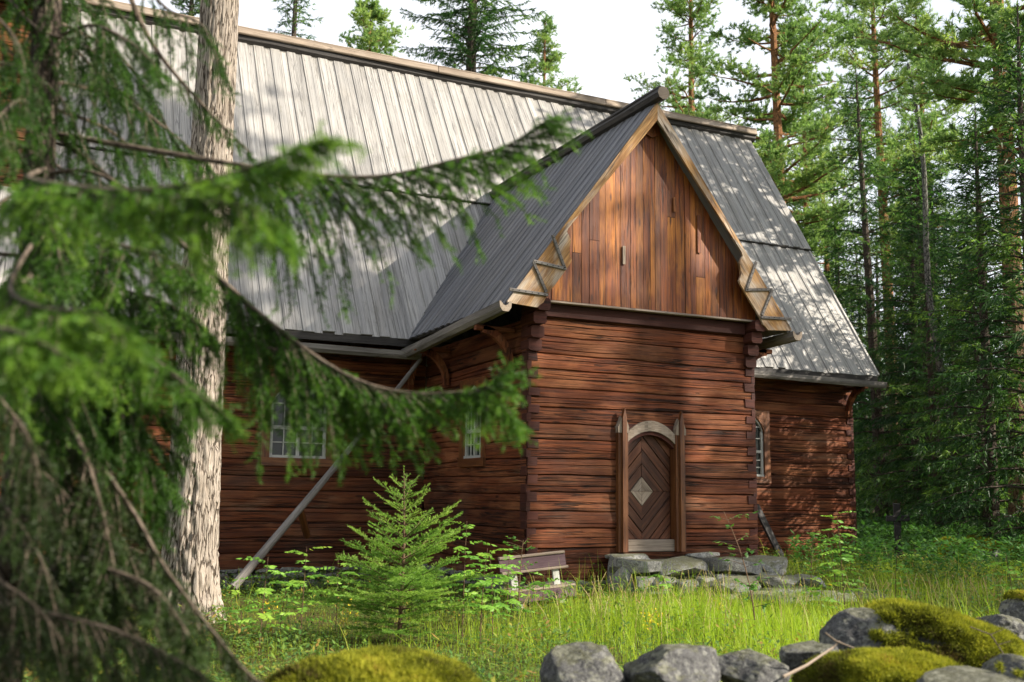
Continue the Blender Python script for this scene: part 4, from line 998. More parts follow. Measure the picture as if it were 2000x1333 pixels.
# the mottled leaning trunk in the wood
lt = thing('birch_tree', 'thin grey mottled trunk leaning at the forest edge', 'birch', spot(1872, 27))
mb = MB(); c0 = np.array(lt.location); tp = at(1822, 560, d=27.5); dv = tp - c0
mb.tube([c0 + dv * t + RGT * .12 * math.sin(t * 5) for t in np.linspace(-.02, 1.9, 14)], list(np.linspace(.12, .045, 14)), 8); mb.build('trunk', M['bark_grey'], lt, smooth=True)
S = Segs(); rr = random.Random(5)
for k in range(60):
    b0_ = c0 + dv * rr.uniform(.9, 1.9); dd = unit((rr.gauss(0, 1), rr.gauss(0, 1), rr.gauss(.2, .5))); S.add(b0_, b0_ + dd * rr.uniform(.4, 1.3), rr.random())
c = MB(); needles(c, S.A, S.B, 22, .06, .05, S.r, seed=5); c.build('crown', M['birch'], lt)
# --- the forest on the right: trees nothing tells apart
rr = random.Random(77); k = 0
for i in range(60):
    px = rr.uniform(1500, 2120); d = rr.uniform(27, 74) if i > 30 else rr.uniform(25, 46)
    p = spot(px, d)
    if p[0] < 12.5 and p[1] < 15: continue
    if px < 1640 and d < 50: continue
    if abs(px - 1757) < 25 and d < 28: continue
    q = rr.random()
    if q < .45: copy_thing(spr[2], p, rr.uniform(0, 6.28), rr.uniform(.34, .56) if d < 45 else rr.uniform(.4, .72), 'slender spruce growing in the dark forest right of the church', 'spruces of the dark forest')
    elif q < .78: copy_thing(spr[3], p, rr.uniform(0, 6.28), rr.uniform(.6, 1.15), 'bushy spruce growing in the dark forest right of the church', 'spruces of the dark forest')
    elif d > 44 and q > .9: copy_thing(pin[2], p, rr.uniform(0, 6.28), rr.uniform(.7, 1.0), 'tall pine standing among the spruces of the dark forest', 'pines of the dark forest')
tag(pin[2], 'tall pine standing among the spruces of the dark forest', 'pine', 'pines of the dark forest')
# far-off wood that reads as one mass
S = Segs(); rr = random.Random(8); tm = MB()
for i in range(150):
    px = rr.uniform(1350, 2150); d = rr.uniform(80, 120); p = spot(px, d); h = rr.uniform(7, 14); R_ = rr.uniform(1.6, 2.6)
    tm.tube([p, p + np.array([0, 0, h])], [.16, .03], 5, mi=1)
    z = .5
    while z < h:
        for q in range(4):
            a = rr.uniform(0, 6.28); L = R_ * (1 - z / h) ** .8 + .15; b0_ = p + np.array([0, 0, z]); S.add(b0_, b0_ + np.array([math.cos(a), math.sin(a), -.35]) * L, rr.uniform(.1, .8))
        z += .42
needles(tm, S.A, S.B, 7, .55, .22, S.r, seed=9, ang=(.3, 1.2)); tag(tm.build('far_forest', [M['spruce'], M['bark_spruce']]), 'far wood of spruces closing the view at right', 'forest', kind='stuff')
thin = make_pine('unseen pine with thinned crown dappling the yard', 24, 311, .30, 2.5, dens=15, group='trees right of the yard')  # added out of view, crown kept sparse so its shadow falls as dapple
high = make_pine('unseen bare stemmed pine that shades the lower nave roof', 27.5, 312, .74, 2.9, dens=75, wh=.05, group='trees right of the yard'); high.location = (2 + .756 * 20 + .655 * .4, -.655 * 20 + .756 * .4, .1)  # added out of view, crown set high to shade the roof, not the gable
thin.location = (2 + .756 * 22 + .655 * 1.7, -.655 * 22 + .756 * 1.7, .1)
# --- unseen trees added outside the frame, right of the yard, to shade and dapple it
def shade(kind, base, t, off, sc, rz):
    s_ = np.array([math.cos(SUN_AZ), math.sin(SUN_AZ)]); o = np.array([-s_[1], s_[0]]); p = np.array(base) + s_ * t + o * off
    src = (spr + pin + [thin, high])[kind]; c = copy_thing(src, (p[0], p[1], float(ground_z(p[0], p[1]))), rz, sc, 'unseen conifer right of the yard added for its shade', 'trees right of the yard'); return c
for (kd, t, off, sc, rz) in ((8, 19, -1.6, .97, 4.), (7, 33, .2, 1.3, 4.), (7, 33, 2.6, 1.25, 5.),
        (2, 25, 10.5, .9, 2.5), (3, 20, 14, 1., 4.), (2, 24, 19, .8, 1.), (3, 22, 23, 1., 3.), (2, 26, 27, .8, 0.), (3, 24, 32, 1., 4.), (3, 14, 16.5, 1.6, 2.), (3, 15, 20.5, 1.6, 5.), (3, 16, 25.5, 1.6, 1.), (3, 12, 13.5, 1.1, 1.), (3, 17, 29.5, 1.3, 3.), (3, 19, 35.5, 1.4, 3.), (3, 9, -13.2, .60, 3.), (3, 8, -15., .6, 1.)):
    shade(kd, (2.0, 0.), t, off, sc, rz)
rr = random.Random(99)
for k in range(46):                                            # and behind and left of the camera, closing off the low sky
    a = rr.uniform(-2.75, 1.0); d = rr.uniform(9, 26); v = -FWD * math.cos(a) + RGT * math.sin(a) * (-1); p = CAM + v * d
    v2 = p - CAM; f = v2 @ FWD; r_ = v2 @ RGT
    if f > 0 and abs(r_) < f * .6 + 3.5: continue
    if (p[0] - 2) * SUN[0] + p[1] * SUN[1] > 0 and abs((p[0] - 0) * SUN[1] - (p[1] + 3) * SUN[0]) < 14: continue
    if p[0] > -14 and p[1] > 1: continue
    q = rr.choice((0, 1, 2, 3, 6)); copy_thing((spr + pin)[q], (p[0], p[1], float(ground_z(p[0], p[1]))), rr.uniform(0, 6), rr.uniform(.7, 1.), 'conifer of the wood round the yard', 'trees round the yard')
# ------------------------------------------------------------------ big pine by the left wall
pz = at(364, 1212, d=12.45); pz[2] = float(ground_z(pz[0], pz[1])); ptop = at(430, 0, d=12.7)
big = thing('pine_tree', 'big furrowed pine trunk close in front of the left church wall', 'pine', pz)
nA, nZ = 110, 520; H = 15.0; dvec = (ptop - pz) / (ptop[2] - pz[2]); zz = np.linspace(-.3, H, nZ); th = np.linspace(0, 2*np.pi, nA + 1)
TH, ZZ = np.meshgrid(th, zz); rad = (.305 * (1 - ZZ / 26) + .11 * np.exp(-np.maximum(ZZ, 0) / .45))
cx, sx_ = np.cos(TH), np.sin(TH)
wob = 1.2 * fbm(np.stack([cx * 1.5, sx_ * 1.5, ZZ * 1.4], -1), 3)
Pn = np.stack([cx * 5.2 + wob, sx_ * 5.2 + wob, ZZ * 1.7], -1); r1 = 1 - np.abs(2 * fbm(Pn, 3) - 1) * 2.4; fis = np.clip((.93 - r1) * 2.6, 0, 1)
Pn2 = np.stack([cx * 14, sx_ * 14, ZZ * 7], -1)
lowf = np.clip(1.15 - ZZ / 9, .35, 1)
rad = rad + lowf * (.055 * np.minimum(fis, .75) - .028) + .022 * (fbm(Pn2, 3) - .5) + .05 * np.exp(-np.maximum(ZZ, 0) / .35) * np.cos(TH * 5 + 1)
V = np.stack([pz[0] + dvec[0] * ZZ + rad * cx, pz[1] + dvec[1] * ZZ + rad * sx_, pz[2] + ZZ], -1).reshape(-1, 3)
q = np.arange(nZ - 1)[:, None] * (nA + 1) + np.arange(nA)[None, :]; F = np.stack([q, q + 1, q + nA + 2, q + nA + 1], -1).reshape(-1, 4)
UV = np.stack([ZZ, TH * .3], -1).reshape(-1, 2); mb = MB(); mb.arr(V, F, np.full(len(F), .5), UV[F]); mb.build('trunk', M['bark_pine'], big, smooth=True)
mb = MB(); S = Segs(); rr = random.Random(4)
for k in range(26):
    z = rr.uniform(8.5, 15); a = rr.uniform(0, 6.28); p = pz + dvec * z; pts = [p]
    for j in range(4): p = p + np.array([math.cos(a), math.sin(a), rr.uniform(-.1, .35)]) * rr.uniform(.4, .8); pts.append(p)
    mb.tube(pts, [.06, .045, .03, .02, .01], 5, cap=False)
    for j in range(2, 5):
        for w in range(14):
            d_ = unit((rr.gauss(0, 1), rr.gauss(0, 1), rr.gauss(.4, .5))); b0_ = pts[j] + d_ * rr.uniform(.1, .6); S.add(b0_, b0_ + d_ * .2, rr.random())
mb.build('limb', M['bark_far_pine'], big, smooth=True)
c = MB(); needles(c, S.A, S.B, 90, .12, .02, S.r, seed=4, ang=(.3, 1.1)); c.build('crown', M['pine'], big)

# ------------------------------------------------------------------ near spruce at the left, its boughs hang across the view
tb = at(88, 150, d=4.4); tb[2] = float(ground_z(tb[0], tb[1]))
near = thing('spruce_tree', 'near blurred spruce at the left with long boughs hanging across the church', 'spruce', tb)
mb = MB(); pts = [tb + np.array([.03 * math.sin(z), .03 * math.cos(z * .7), z]) for z in np.linspace(-.2, 6.5, 20)]; mb.tube(pts, list(np.linspace(.085, .035, 20)), 10); mb.build('trunk', M['bark_spruce'], near, smooth=True)
rr = random.Random(21); BN = [0]
def bough(pts, rad0, twigs, hang, tone, shoot=.08, start=.1, needle=.018, dens=480, spread=.36, wd=.0036, tipgold=.0):
    """one bough: a woody stem with hanging side twigs, each feathered with shoots and needles"""
    pts = [np.asarray(p, float) for p in pts]
    P = []                                                    # resample by Catmull-Rom
    for i in range(len(pts) - 1):
        p0, p1, p2, p3 = pts[max(i-1, 0)], pts[i], pts[i+1], pts[min(i+2, len(pts)-1)]
        for t in np.linspace(0, 1, 8, endpoint=False): P.append(.5 * ((2*p1) + (-p0+p2)*t + (2*p0-5*p1+4*p2-p3)*t*t + (-p0+3*p1-3*p2+p3)*t**3))
    P.append(pts[-1]); P = np.array(P); L = np.linalg.norm(np.diff(P, axis=0), axis=1); cum = np.concatenate([[0], np.cumsum(L)]); T = cum[-1]
    mb = MB(); mb.tube(list(P), list(np.linspace(rad0, rad0 * .22, len(P))), 6, cap=True); S = Segs(); W = mb
    nT = max(2, int(T * twigs * 1.3)); hang *= 1.15
    for k in range(nT):
        s = T * (start + (1 - start) * (k + rr.random()) / nT); p = np.array([np.interp(s, cum, P[:, q]) for q in range(3)]); i = min(np.searchsorted(cum, s), len(P) - 1)
        d = unit(P[i] - P[i-1]); side = unit(np.cross(d, (0, 0, 1))) * rr.choice((-1, 1)); u = s / T
        Lt = hang * rr.uniform(.45, 1.15) * (1 - .85 * u ** 3) + .03
        v = unit(side * spread * rr.uniform(.5, 1.4) + d * (.35 + .5 * u) + np.array([0, 0, -.45 + .25 * u])); q = p; tw = [q]; ns = max(3, int(Lt / .07)); tn = tone + rr.uniform(-.18, .18)
        for j in range(ns):
            v = unit(v + np.array([0, 0, -.36 * (1 - .7 * u)]) + np.array([rr.gauss(0, .08) for _ in range(3)])); q2 = q + v * Lt / ns; w = j / ns
            S.add(q, q2, tn + .2 * w - (.35 if w < .15 else 0)); tw.append(q2)
            for m_ in range(3):
                if rr.random() < .8:
                    b0_ = q + (q2 - q) * rr.random(); sv = unit(np.cross(v, (rr.gauss(0, .5), rr.gauss(0, .5), 1.)) * (1 if m_ % 2 else -1) + v * 1.1 + np.array([0, 0, -.25])); S.add(b0_, b0_ + sv * shoot * rr.uniform(.5, 1.3) * (1.15 - .5 * w), tn + .12 + .22 * w + tipgold * rr.random())
            q = q2
        W.tube(tw, list(np.linspace(.0032, .0014, len(tw))), 3, cap=False)
    for i in range(len(P) * 2 // 3, len(P) - 1): S.add(P[i], P[i+1], tone + .2)
    o = mb.build('bough', M['twig'], near, smooth=True); BN[0] += 1
    c = MB(); needles(c, S.A, S.B, dens, needle, wd, np.clip(S.r, 0, 1), seed=500 + BN[0], ang=(.55, 1.2)); c.build('needles', M['shadedoldneedles'] if P[:, 2].mean() < 1.75 and tone < .4 else M['nearspruce'], o)
D = lambda l: [at(x, y, d=d) for x, y, d in l]
bough(D([(88, 330, 4.2), (60, 350, 3.3), (250, 372, 2.75), (430, 345, 2.6), (560, 300, 2.55), (630, 272, 2.5)]), .010, 32, .20, .52, start=.35, tipgold=.25)
bough(D([(300, 380, 2.8), (400, 395, 2.6), (480, 400, 2.5), (545, 440, 2.45)]), .006, 40, .16, .6, tipgold=.15)
bough(D([(480, 672, 4.1), (560, 690, 4.05), (640, 740, 4.0), (700, 800, 4.0)]), .006, 40, .40, .4)
bough(D([(95, 260, 4.4), (330, 300, 4.2), (570, 338, 4.0), (740, 345, 3.95), (900, 310, 3.9), (990, 285, 3.9), (1060, 240, 3.85)]), .013, 32, .52, .42, start=.42)
bough(D([(92, 250, 4.4), (250, 380, 4.3), (380, 500, 4.2), (540, 640, 4.1), (680, 735, 4.0), (800, 768, 3.95), (930, 762, 3.9), (975, 735, 3.85)]), .015, 38, .47, .42, start=.42)
bough(D([(900, 768, 3.9), (950, 770, 3.85), (1000, 810, 3.8)]), .005, 40, .15, .5)
bough(D([(240, -40, 4.5), (300, 90, 4.5), (400, 210, 4.4), (490, 300, 4.3)]), .013, 10, .10, .3, start=.1)
bough(D([(90, 420, 4.4), (200, 470, 4.0), (300, 495, 3.8), (385, 540, 3.7)]), .010, 34, .42, .38, start=.2)
bough(D([(90, 500, 4.4), (220, 560, 4.2), (320, 590, 4.0), (400, 640, 3.9)]), .010, 34, .40, .36, start=.2)
bough(D([(90, 600, 4.4), (200, 640, 3.6), (300, 700, 3.3), (380, 765, 3.1), (430, 800, 3.05)]), .009, 34, .30, .45, start=.2)
bough(D([(60, 480, 3.6), (20, 560, 2.9), (80, 600, 2.6), (180, 610, 2.5), (260, 650, 2.45)]), .008, 28, .26, .50, start=.3, tipgold=.3)
bough(D([(60, 540, 3.4), (-40, 620, 2.8), (40, 650, 2.4), (140, 700, 2.3)]), .008, 28, .26, .50, start=.3, tipgold=.3)
bough(D([(60, 850, 4.2), (180, 900, 3.8), (260, 1000, 3.7), (330, 1120, 3.6), (470, 1300, 3.5), (530, 1345, 3.5)]), .013, 22, .28, .22, start=.12)
bough(D([(80, 700, 4.3), (200, 760, 4.1), (290, 900, 4.0), (310, 1020, 3.95)]), .012, 36, .36, .25, start=.1)
bough(D([(80, 760, 4.3), (150, 850, 3.8), (200, 1000, 3.6), (230, 1150, 3.5)]), .012, 36, .34, .25, start=.1)
bough(D([(80, 1050, 4.3), (180, 1100, 3.6), (300, 1150, 3.4), (380, 1260, 3.3)]), .012, 30, .26, .22, start=.1)
bough(D([(0, 1180, 3.4), (100, 1200, 3.2), (250, 1240, 3.1), (400, 1320, 3.0)]), .010, 26, .22, .28, start=.1)
for (x0, y0, x1, y1, d0) in ((120, 820, 250, 1010, 4.0), (60, 900, 200, 1130, 3.7), (150, 980, 290, 1180, 3.9), (20, 1000, 120, 1260, 3.4), (120, 1120, 300, 1300, 3.7), (0, 780, 90, 1000, 3.2), (200, 1060, 350, 1230, 4.0), (40, 650, 190, 860, 3.6), (250, 1180, 400, 1330, 3.8), (-20, 1120, 160, 1330, 3.2), (180, 700, 270, 880, 4.1), (60, 1220, 260, 1360, 3.5), (150, 560, 250, 760, 4.2), (-30, 560, 40, 820, 3.5), (80, 60, 230, 170, 4.3), (40, 120, 180, 330, 4.4), (100, -30, 260, 60, 4.4), (210, 160, 330, 330, 4.5), (-20, 20, 60, 200, 3.9), (330, 20, 430, 130, 4.6), (120, 330, 300, 460, 4.5)):
    up_ = 18 if y0 > 500 else 11
    bough(D([(x0 - 60, y0 - 60, d0 + .15), (x0, y0, d0), ((x0 + x1) / 2 + 15, (y0 + y1) / 2 - 25, d0 - .1), (x1, y1, d0 - .15)]), .008, up_ * 1.15, .34, .14 if y0 > 500 else .2, start=.05)
for k in range(46):                                            # the rest of its boughs all round the stem
    z = .35 + 4.3 * ((k + rr.random()) / 46); a = rr.uniform(0, 6.28); dirh = np.array([math.cos(a), math.sin(a), 0])
    sd_r = dirh @ RGT; toward = -(dirh @ FWD)
    L = (1.25 - .12 * z) * rr.uniform(.7, 1.1)
    if sd_r > .2: L = min(L, .62 if z > 1.6 else .5) / max(sd_r, .5)
    if toward > .6: L *= .75
    p = tb + np.array([0, 0, z]); up = .15 if z > 2.4 else .0
    pts = [p, p + dirh * L * .4 + np.array([0, 0, up * L * .4 - .05]), p + dirh * L * .75 + np.array([0, 0, up * L * .3 - .22 * L]), p + dirh * L + np.array([0, 0, -.36 * L])]
    bough(pts, .010, 26 if z < 2.6 else 15, .34, .26 if z < 2.6 else .2, start=.12)

# ------------------------------------------------------------------ young spruce in the grass
def young_spruce(base, h, seed, label):
    t = thing('young_spruce', label, 'spruce', base); rr = random.Random(seed); base = np.array(base)
    mb = MB(); f = lambda z: base + np.array([.02 * math.sin(z * 2), .02 * math.cos(z * 1.7), z])
    mb.tube([f(z) for z in np.linspace(-.08, h, 14)], list(np.linspace(.026, .004, 14)), 8); S = Segs()
    def shoots(p0, p1, tone, n, L, dirn):
        for k in range(n):
            s = (k + rr.random()) / n; b0_ = p0 + (p1 - p0) * s; side = unit(np.cross(dirn, (0, 0, 1))) * (1 if k % 2 else -1)
            l_ = L * (1.1 - .75 * s) * rr.uniform(.6, 1.1); v = unit(side * .8 + dirn * .9 + np.array([0, 0, rr.uniform(-.15, .2)])); e = b0_ + v * l_; S.add(b0_, e, tone + .15 * s)
            if l_ > .12:
                for w in range(int(l_ / .05)):
                    q = b0_ + (e - b0_) * rr.uniform(.3, .95); sv = unit(np.cross(v, (0, 0, 1)) * rr.choice((-1, 1)) * .8 + v + np.array([0, 0, rr.uniform(-.1, .2)])); S.add(q, q + sv * l_ * rr.uniform(.2, .45), tone + .25)
    z = .12; 
    while z < h * .97:
        u = z / h; nb = rr.choice((4, 5, 6)) if u < .9 else 3; a0 = rr.uniform(0, 6.28)
        for q in range(nb):
            a = a0 + 6.283 * q / nb + rr.uniform(-.3, .3); L = (.96 * (1 - u) ** .72 + .07) * rr.uniform(.5, 1.15) * (1 if u > .15 else .8); el = .05 + .75 * u + rr.uniform(-.1, .1)
            d = unit((math.cos(a), math.sin(a), el)); p = f(z); m_ = p + d * L * .5; e = p + d * L + np.array([0, 0, .06 * L - (.10 * L if u < .3 else 0)])
            mb.tube([p, m_, e], [.003 + .006 * L, .003 + .003 * L, .002], 4, cap=False); tone = rr.uniform(.15, .55) + .25 * u
            S.add(p + d * L * .1, m_, tone); S.add(m_, e, tone + .1); shoots(p + d * L * .12, m_, tone, max(3, int(L * 15)), L * .48, d); shoots(m_, e, tone + .1, max(3, int(L * 15)), L * .36, unit(e - m_))
        z += .065 + .06 * rr.random() + (.03 if u > .6 else 0)
    S.add(f(h * .8), f(h), .7); S.add(f(h), f(h) + np.array([0, 0, .06]), .8)
    mb.build('trunk', M['stem'], t, smooth=True); c = MB(); needles(c, S.A, S.B, 420, .019, .0042, np.clip(S.r, 0, 1), seed=seed, ang=(.55, 1.05)); c.build('needles', M['youngspruce'], t)
    return t
yb = gpt(780, 1258); dd = (yb - CAM) @ FWD; yh = (1258 - 925) / FPX * dd
young_spruce(yb, yh, 71, 'bright green young spruce growing in front of the church wall')
# ------------------------------------------------------------------ rowan saplings and other stems
def leafkite(mb_l, p, d, nrm, L, w):
    d = unit(d); s = unit(np.cross(d, nrm)); up = np.cross(s, d); a = p + d * L * .45
    mb_l.append((p, a + s * w * .5 - up * w * .12, p + d * L, a - s * w * .5 - up * w * .12))
def rowan(px, py, top, label, seed, lean=0., dens=1.0):
    base = gpt(px, py); dd = (base - CAM) @ FWD; h = (py - top) / FPX * dd; rr = random.Random(seed)
    t = thing('rowan_sapling', label, 'sapling', base, 'rowan saplings in the grass'); f = lambda u: base + np.array([0, 0, h * u]) + RGT * lean * h * u * u + FWD * .04 * math.sin(u * 3)
    mb = MB(); mb.tube([f(u) for u in np.linspace(-.03, 1, 8)], list(np.linspace(.007, .003, 8)), 5); mb.build('stem', M['stem'], t, smooth=True)
    K = []; T = []; n_ = max(5, int(h * 11 * dens))
    for k in range(n_):
        u = .28 + .72 * (k + .5 * rr.random()) / n_; a = k * 2.4 + rr.uniform(-.4, .4); p = f(u); d = unit((math.cos(a), math.sin(a), .55 if u > .9 else .28)); L = rr.uniform(.20, .31) * (1 - .35 * max(0, u - .75) * 4 * .6); q = p; npair = 6; tone = rr.uniform(.1, .75) + (.15 if u > .8 else 0)
        for j in range(npair):
            d = unit(d + np.array([0, 0, -.10])); q2 = q + d * L / npair; s = unit(np.cross(d, (0, 0, 1)))
            if j > 0:
                for sg in (-1, 1): leafkite(K, q, s * sg + d * .4 + np.array([0, 0, rr.uniform(-.5, .1)]), unit(np.array([rr.gauss(0, .35), rr.gauss(0, .35), .8]) - FWD * .55), L * .31 * (1.1 - .06 * j), L * .14); T.append(tone + rr.uniform(-.12, .12))
            q = q2
        leafkite(K, q, d, unit(np.array([0, 0, .8]) - FWD * .5), L * .28, L * .11); T.append(tone)
    c = MB(); V = np.array(K).reshape(-1, 3); c.arr(V, np.arange(len(V)).reshape(-1, 4), np.clip(T, 0, 1)); c.build('leaves', M['rowan'], t)
def birchling(px, py, top, label, seed, lean=0.):
    base = gpt(px, py); dd = (base - CAM) @ FWD; h = (py - top) / FPX * dd; rr = random.Random(seed); t = thing('birch_sapling', label, 'sapling', base)
    f = lambda u: base + np.array([0, 0, h * u]) + RGT * lean * h * u ** 2.2; mb = MB(); mb.tube([f(u) for u in np.linspace(-.03, 1, 9)], list(np.linspace(.010, .003, 9)), 5); K = []; T = []
    for k in range(22):
        u = rr.uniform(.3, 1); p = f(u); a = rr.uniform(0, 6.28); d = unit((math.cos(a), math.sin(a), .3)); L = rr.uniform(.12, .36) * (1.2 - .5 * u); e = p + d * L; mb.tube([p, e], [.003, .0015], 4, cap=False)
        for j in range(5):
            q = p + (e - p) * rr.uniform(.25, 1.05); leafkite(K, q, d + np.array([rr.gauss(0, .6), rr.gauss(0, .6), rr.gauss(-.3, .3)]), unit((rr.gauss(0, .4), rr.gauss(0, .4), 1)), rr.uniform(.045, .07), rr.uniform(.035, .05)); T.append(rr.random())
    mb.build('stem', M['stem'], t, smooth=True); c = MB(); V = np.array(K).reshape(-1, 3); c.arr(V, np.arange(len(V)).reshape(-1, 4), T); c.build('leaves', M['birch'], t)
for i, (px, py, top, lab, ln) in enumerate((
    (505, 1285, 1092, 'rowan sapling at the foot of the leaning log', .05), (585, 1270, 1072, 'tall single rowan sapling between leaning log and young spruce', .03), (470, 1262, 1160, 'low rowan sapling close beside the big pine trunk', -.1),
    (545, 1250, 1150, 'rowan sapling with yellowing leaves left of the young spruce', .1), (440, 1240, 1185, 'smallest rowan sapling at the root of the big pine', .1), (655, 1240, 1090, 'pale rowan sapling half behind the young spruce', 0.),
    (903, 1250, 1022, 'tallest thin rowan sapling right of the young spruce', .02), (938, 1262, 1075, 'bushy rowan sapling right of the young spruce', .06), (962, 1255, 1082, 'rowan sapling in front of the bench end', -.05), (990, 1235, 1090, 'rowan sapling growing before the white bench leg', .02),
    (1060, 1195, 1120, 'little rowan sapling growing through the bench', .05), (1137, 1142, 1008, 'lone thin rowan sapling against the porch logs between bench and steps', -.08), (1292, 1180, 1110, 'fern like rowan shoot growing out of the steps', .2),
    (1652, 1215, 1000, 'bright tall rowan sapling before the right nave corner', -.05), (1638, 1200, 1040, 'shorter rowan sapling beside the bright tall one', -.1), (1752, 1200, 1083, 'rowan sapling below the wooden cross', .05), (1605, 1215, 1130, 'low rowan sapling near the foot of the leaning plank', .1), (1985, 1215, 1085, 'rowan sapling at the right picture edge', -.1))):
    rowan(px, py, top, lab, 900 + i, ln, 1.35)
birchling(1478, 1275, 1003, 'dark stemmed birch sapling bending left in front of the steps', 950, -.22)
birchling(1585, 1200, 1045, 'small bushy birch sapling by the leaning plank', 951, .05); birchling(1012, 1225, 1060, 'small birch sapling growing through the bench', 953, .05)

# ------------------------------------------------------------------ grass, dwarf shrubs, ferns (uncountable)
def scatter(n, x0, x1, y0, y1, seed):
    rg = np.random.default_rng(seed); return rg.uniform(x0, x1, n), rg.uniform(y0, y1, n), rg
def keep_out(x, y):
    k = ~((x > -.05) & (x < 4.05) & (y > -.05)) & ~((y > NY - .05)  & (x < NX1 + .1)) & ~((x > 1.25) & (x < 4.1) & (y > -.95) & (y < .1)) & ~((x > 2.3) & (x < 4.9) & (y > -1.75) & (y <= -.9))
    return k
def in_view(x, y, z, m=120):
    P = np.stack([x, y, z], -1) - CAM; f = P @ FWD; px = 1000 + FPX * (P @ RGT) / np.maximum(f, .1); return (f > 3) & (px > -m) & (px < 2000 + m)
def blades(mb, x, y, rg, hmin, hmax, wd, tone, bend=.5, mi=0, seg=3, h=None):
    z = ground_z(x, y); n = len(x); h = rg.uniform(hmin, hmax, n) if h is None else h
    a = rg.uniform(0, 6.283, n); d = np.stack([np.cos(a), np.sin(a), np.zeros(n)], -1); s = np.stack([-np.sin(a), np.cos(a), np.zeros(n)], -1); bd = rg.uniform(.1, 1, n) ** 1.5 * bend
    base = np.stack([x, y, z - .01], -1); rows = []
    for k in range(seg + 1):
        t = k / seg; c = base + d * (bd * h * t ** 2)[:, None] + np.array([0, 0, 1.]) * (h * (t - .35 * bd * t ** 2.5))[:, None]; w = wd * (1 - t) ** .7 * .5 + .0002
        rows.append(c - s * w); rows.append(c + s * w)
    V = np.stack(rows, 1).reshape(-1, 3); m_ = 2 * (seg + 1); o = np.arange(n)[:, None] * m_
    F = np.concatenate([np.stack([o[:, 0] + 2*k, o[:, 0] + 2*k + 1, o[:, 0] + 2*k + 3, o[:, 0] + 2*k + 2], -1) for k in range(seg)]); mb.arr(V, F, np.tile(np.clip(tone, 0, 1), seg), mi=mi)
mb = MB(); x, y, rg = scatter(260000, -8, 12, -9, 4.2, 41)
dn = fbm(np.stack([x * .7, y * .7, x * 0], -1), 3)
lawn = np.exp(-(((x - 1.4) / 2.8) ** 2 + ((y + 3.6) / 2.3) ** 2)) + .5 * sst(3.5, 6, x) * sst(-4, -1, y) * (y < 2.5) + .09
k = keep_out(x, y) & (rg.random(len(x)) < np.clip(lawn * (dn * 1.6 - .1), 0, 1)) & in_view(x, y, x * 0 + .1); x, y, lw = x[k], y[k], lawn[k]
blades(mb, x, y, rg, .10, .34, .0055, .28 + .45 * fbm(np.stack([x * 1.1, y * 1.1, x * 0 + 5], -1), 3) + rg.uniform(-.2, .28, len(x)), .8, h=rg.uniform(.14, .44, len(x)) * (.45 + .65 * np.clip(lw, 0, 1)) * (1 - .45 * sst(-2.8, -1.4, y)))
x, y, rg = scatter(16000, -8, 12, -8, 3, 48); lw = np.exp(-(((x - 1.6) / 3.6) ** 2 + ((y + 3.4) / 2.4) ** 2)) + .06; dn = fbm(np.stack([x * 1.6, y * 1.6, x * 0 + 2], -1), 3)
k = keep_out(x, y) & (rg.random(len(x)) < np.clip(lw * (dn * 3 - .9), 0, 1)) & in_view(x, y, x * 0 + .1); x, y = x[k], y[k]
blades(mb, x, y, rg, .35, .70, .0075, .45 + rg.uniform(-.3, .5, len(x)), 1.3, seg=5)
tag(mb.build('grass', M['grass']), 'long bright green grass in the sunlit yard', 'grass', kind='stuff')
mb = MB(); P1 = []; T1 = []
rr = random.Random(63)
for k in range(230):
    q = rr.random()
    px, py = (rr.uniform(1660, 1965), rr.uniform(1185, 1225)) if q < .38 else ((rr.uniform(1150, 1560), rr.uniform(1185, 1262)) if q < .8 else (rr.uniform(1000, 1750), rr.uniform(1190, 1290)))
    b0_ = gpt(px, py); h = rr.uniform(.32, .62); a = rr.uniform(0, 6.28); bd = rr.uniform(.05, .35) * h; d = np.array([math.cos(a), math.sin(a), 0]); f = lambda t: b0_ + np.array([0, 0, h * t * (1 - .1 * t)]) + d * bd * t ** 2.5
    mb.tube([f(t) for t in (0, .35, .65, .85, 1)], [.0022, .002, .0016, .0014, .001], 3, cap=False, rnd=rr.random()); P1.append(f(.74)); T1.append(f(1.0))
needles(mb, P1, T1, 420, .022, .005, [.5] * len(P1), seed=64, ang=(.15, .4)); tag(mb.build('dry_grass', M['straw']), 'straw coloured seed heads of dry grass', 'grass', kind='stuff')
def leaflets(mb, x, y, rg, hmax, L, W, tone, per=5):
    n = len(x); i = np.repeat(np.arange(n), per); k = len(i); z = ground_z(x, y)
    h = rg.uniform(.15, 1, k) * (hmax[i] if hasattr(hmax, '__len__') else hmax); a = rg.uniform(0, 6.283, k); el = rg.uniform(-.3, .8, k)
    d = np.stack([np.cos(a) * np.cos(el), np.sin(a) * np.cos(el), np.sin(el)], -1); s = np.stack([-np.sin(a), np.cos(a), rg.uniform(-.4, .4, k)], -1)
    p = np.stack([x[i] + rg.normal(0, .03, k), y[i] + rg.normal(0, .03, k), z[i] + h], -1); l_ = (L * rg.uniform(.6, 1.3, k))[:, None]; w_ = (W * rg.uniform(.6, 1.3, k))[:, None]
    V = np.stack([p, p + d * l_ * .5 + s * w_ * .5, p + d * l_, p + d * l_ * .5 - s * w_ * .5], 1).reshape(-1, 3); mb.arr(V, np.arange(k * 4).reshape(-1, 4), np.clip(tone[i] + rg.uniform(-.3, .3, k), 0, 1))
mb = MB(); x, y, rg = scatter(52000, -9, 13, -9.5, 4.2, 43); dn = fbm(np.stack([x * .8 + 9, y * .8, x * 0], -1), 3); left = 1 - sst(-2.5, 0.5, x) * .72
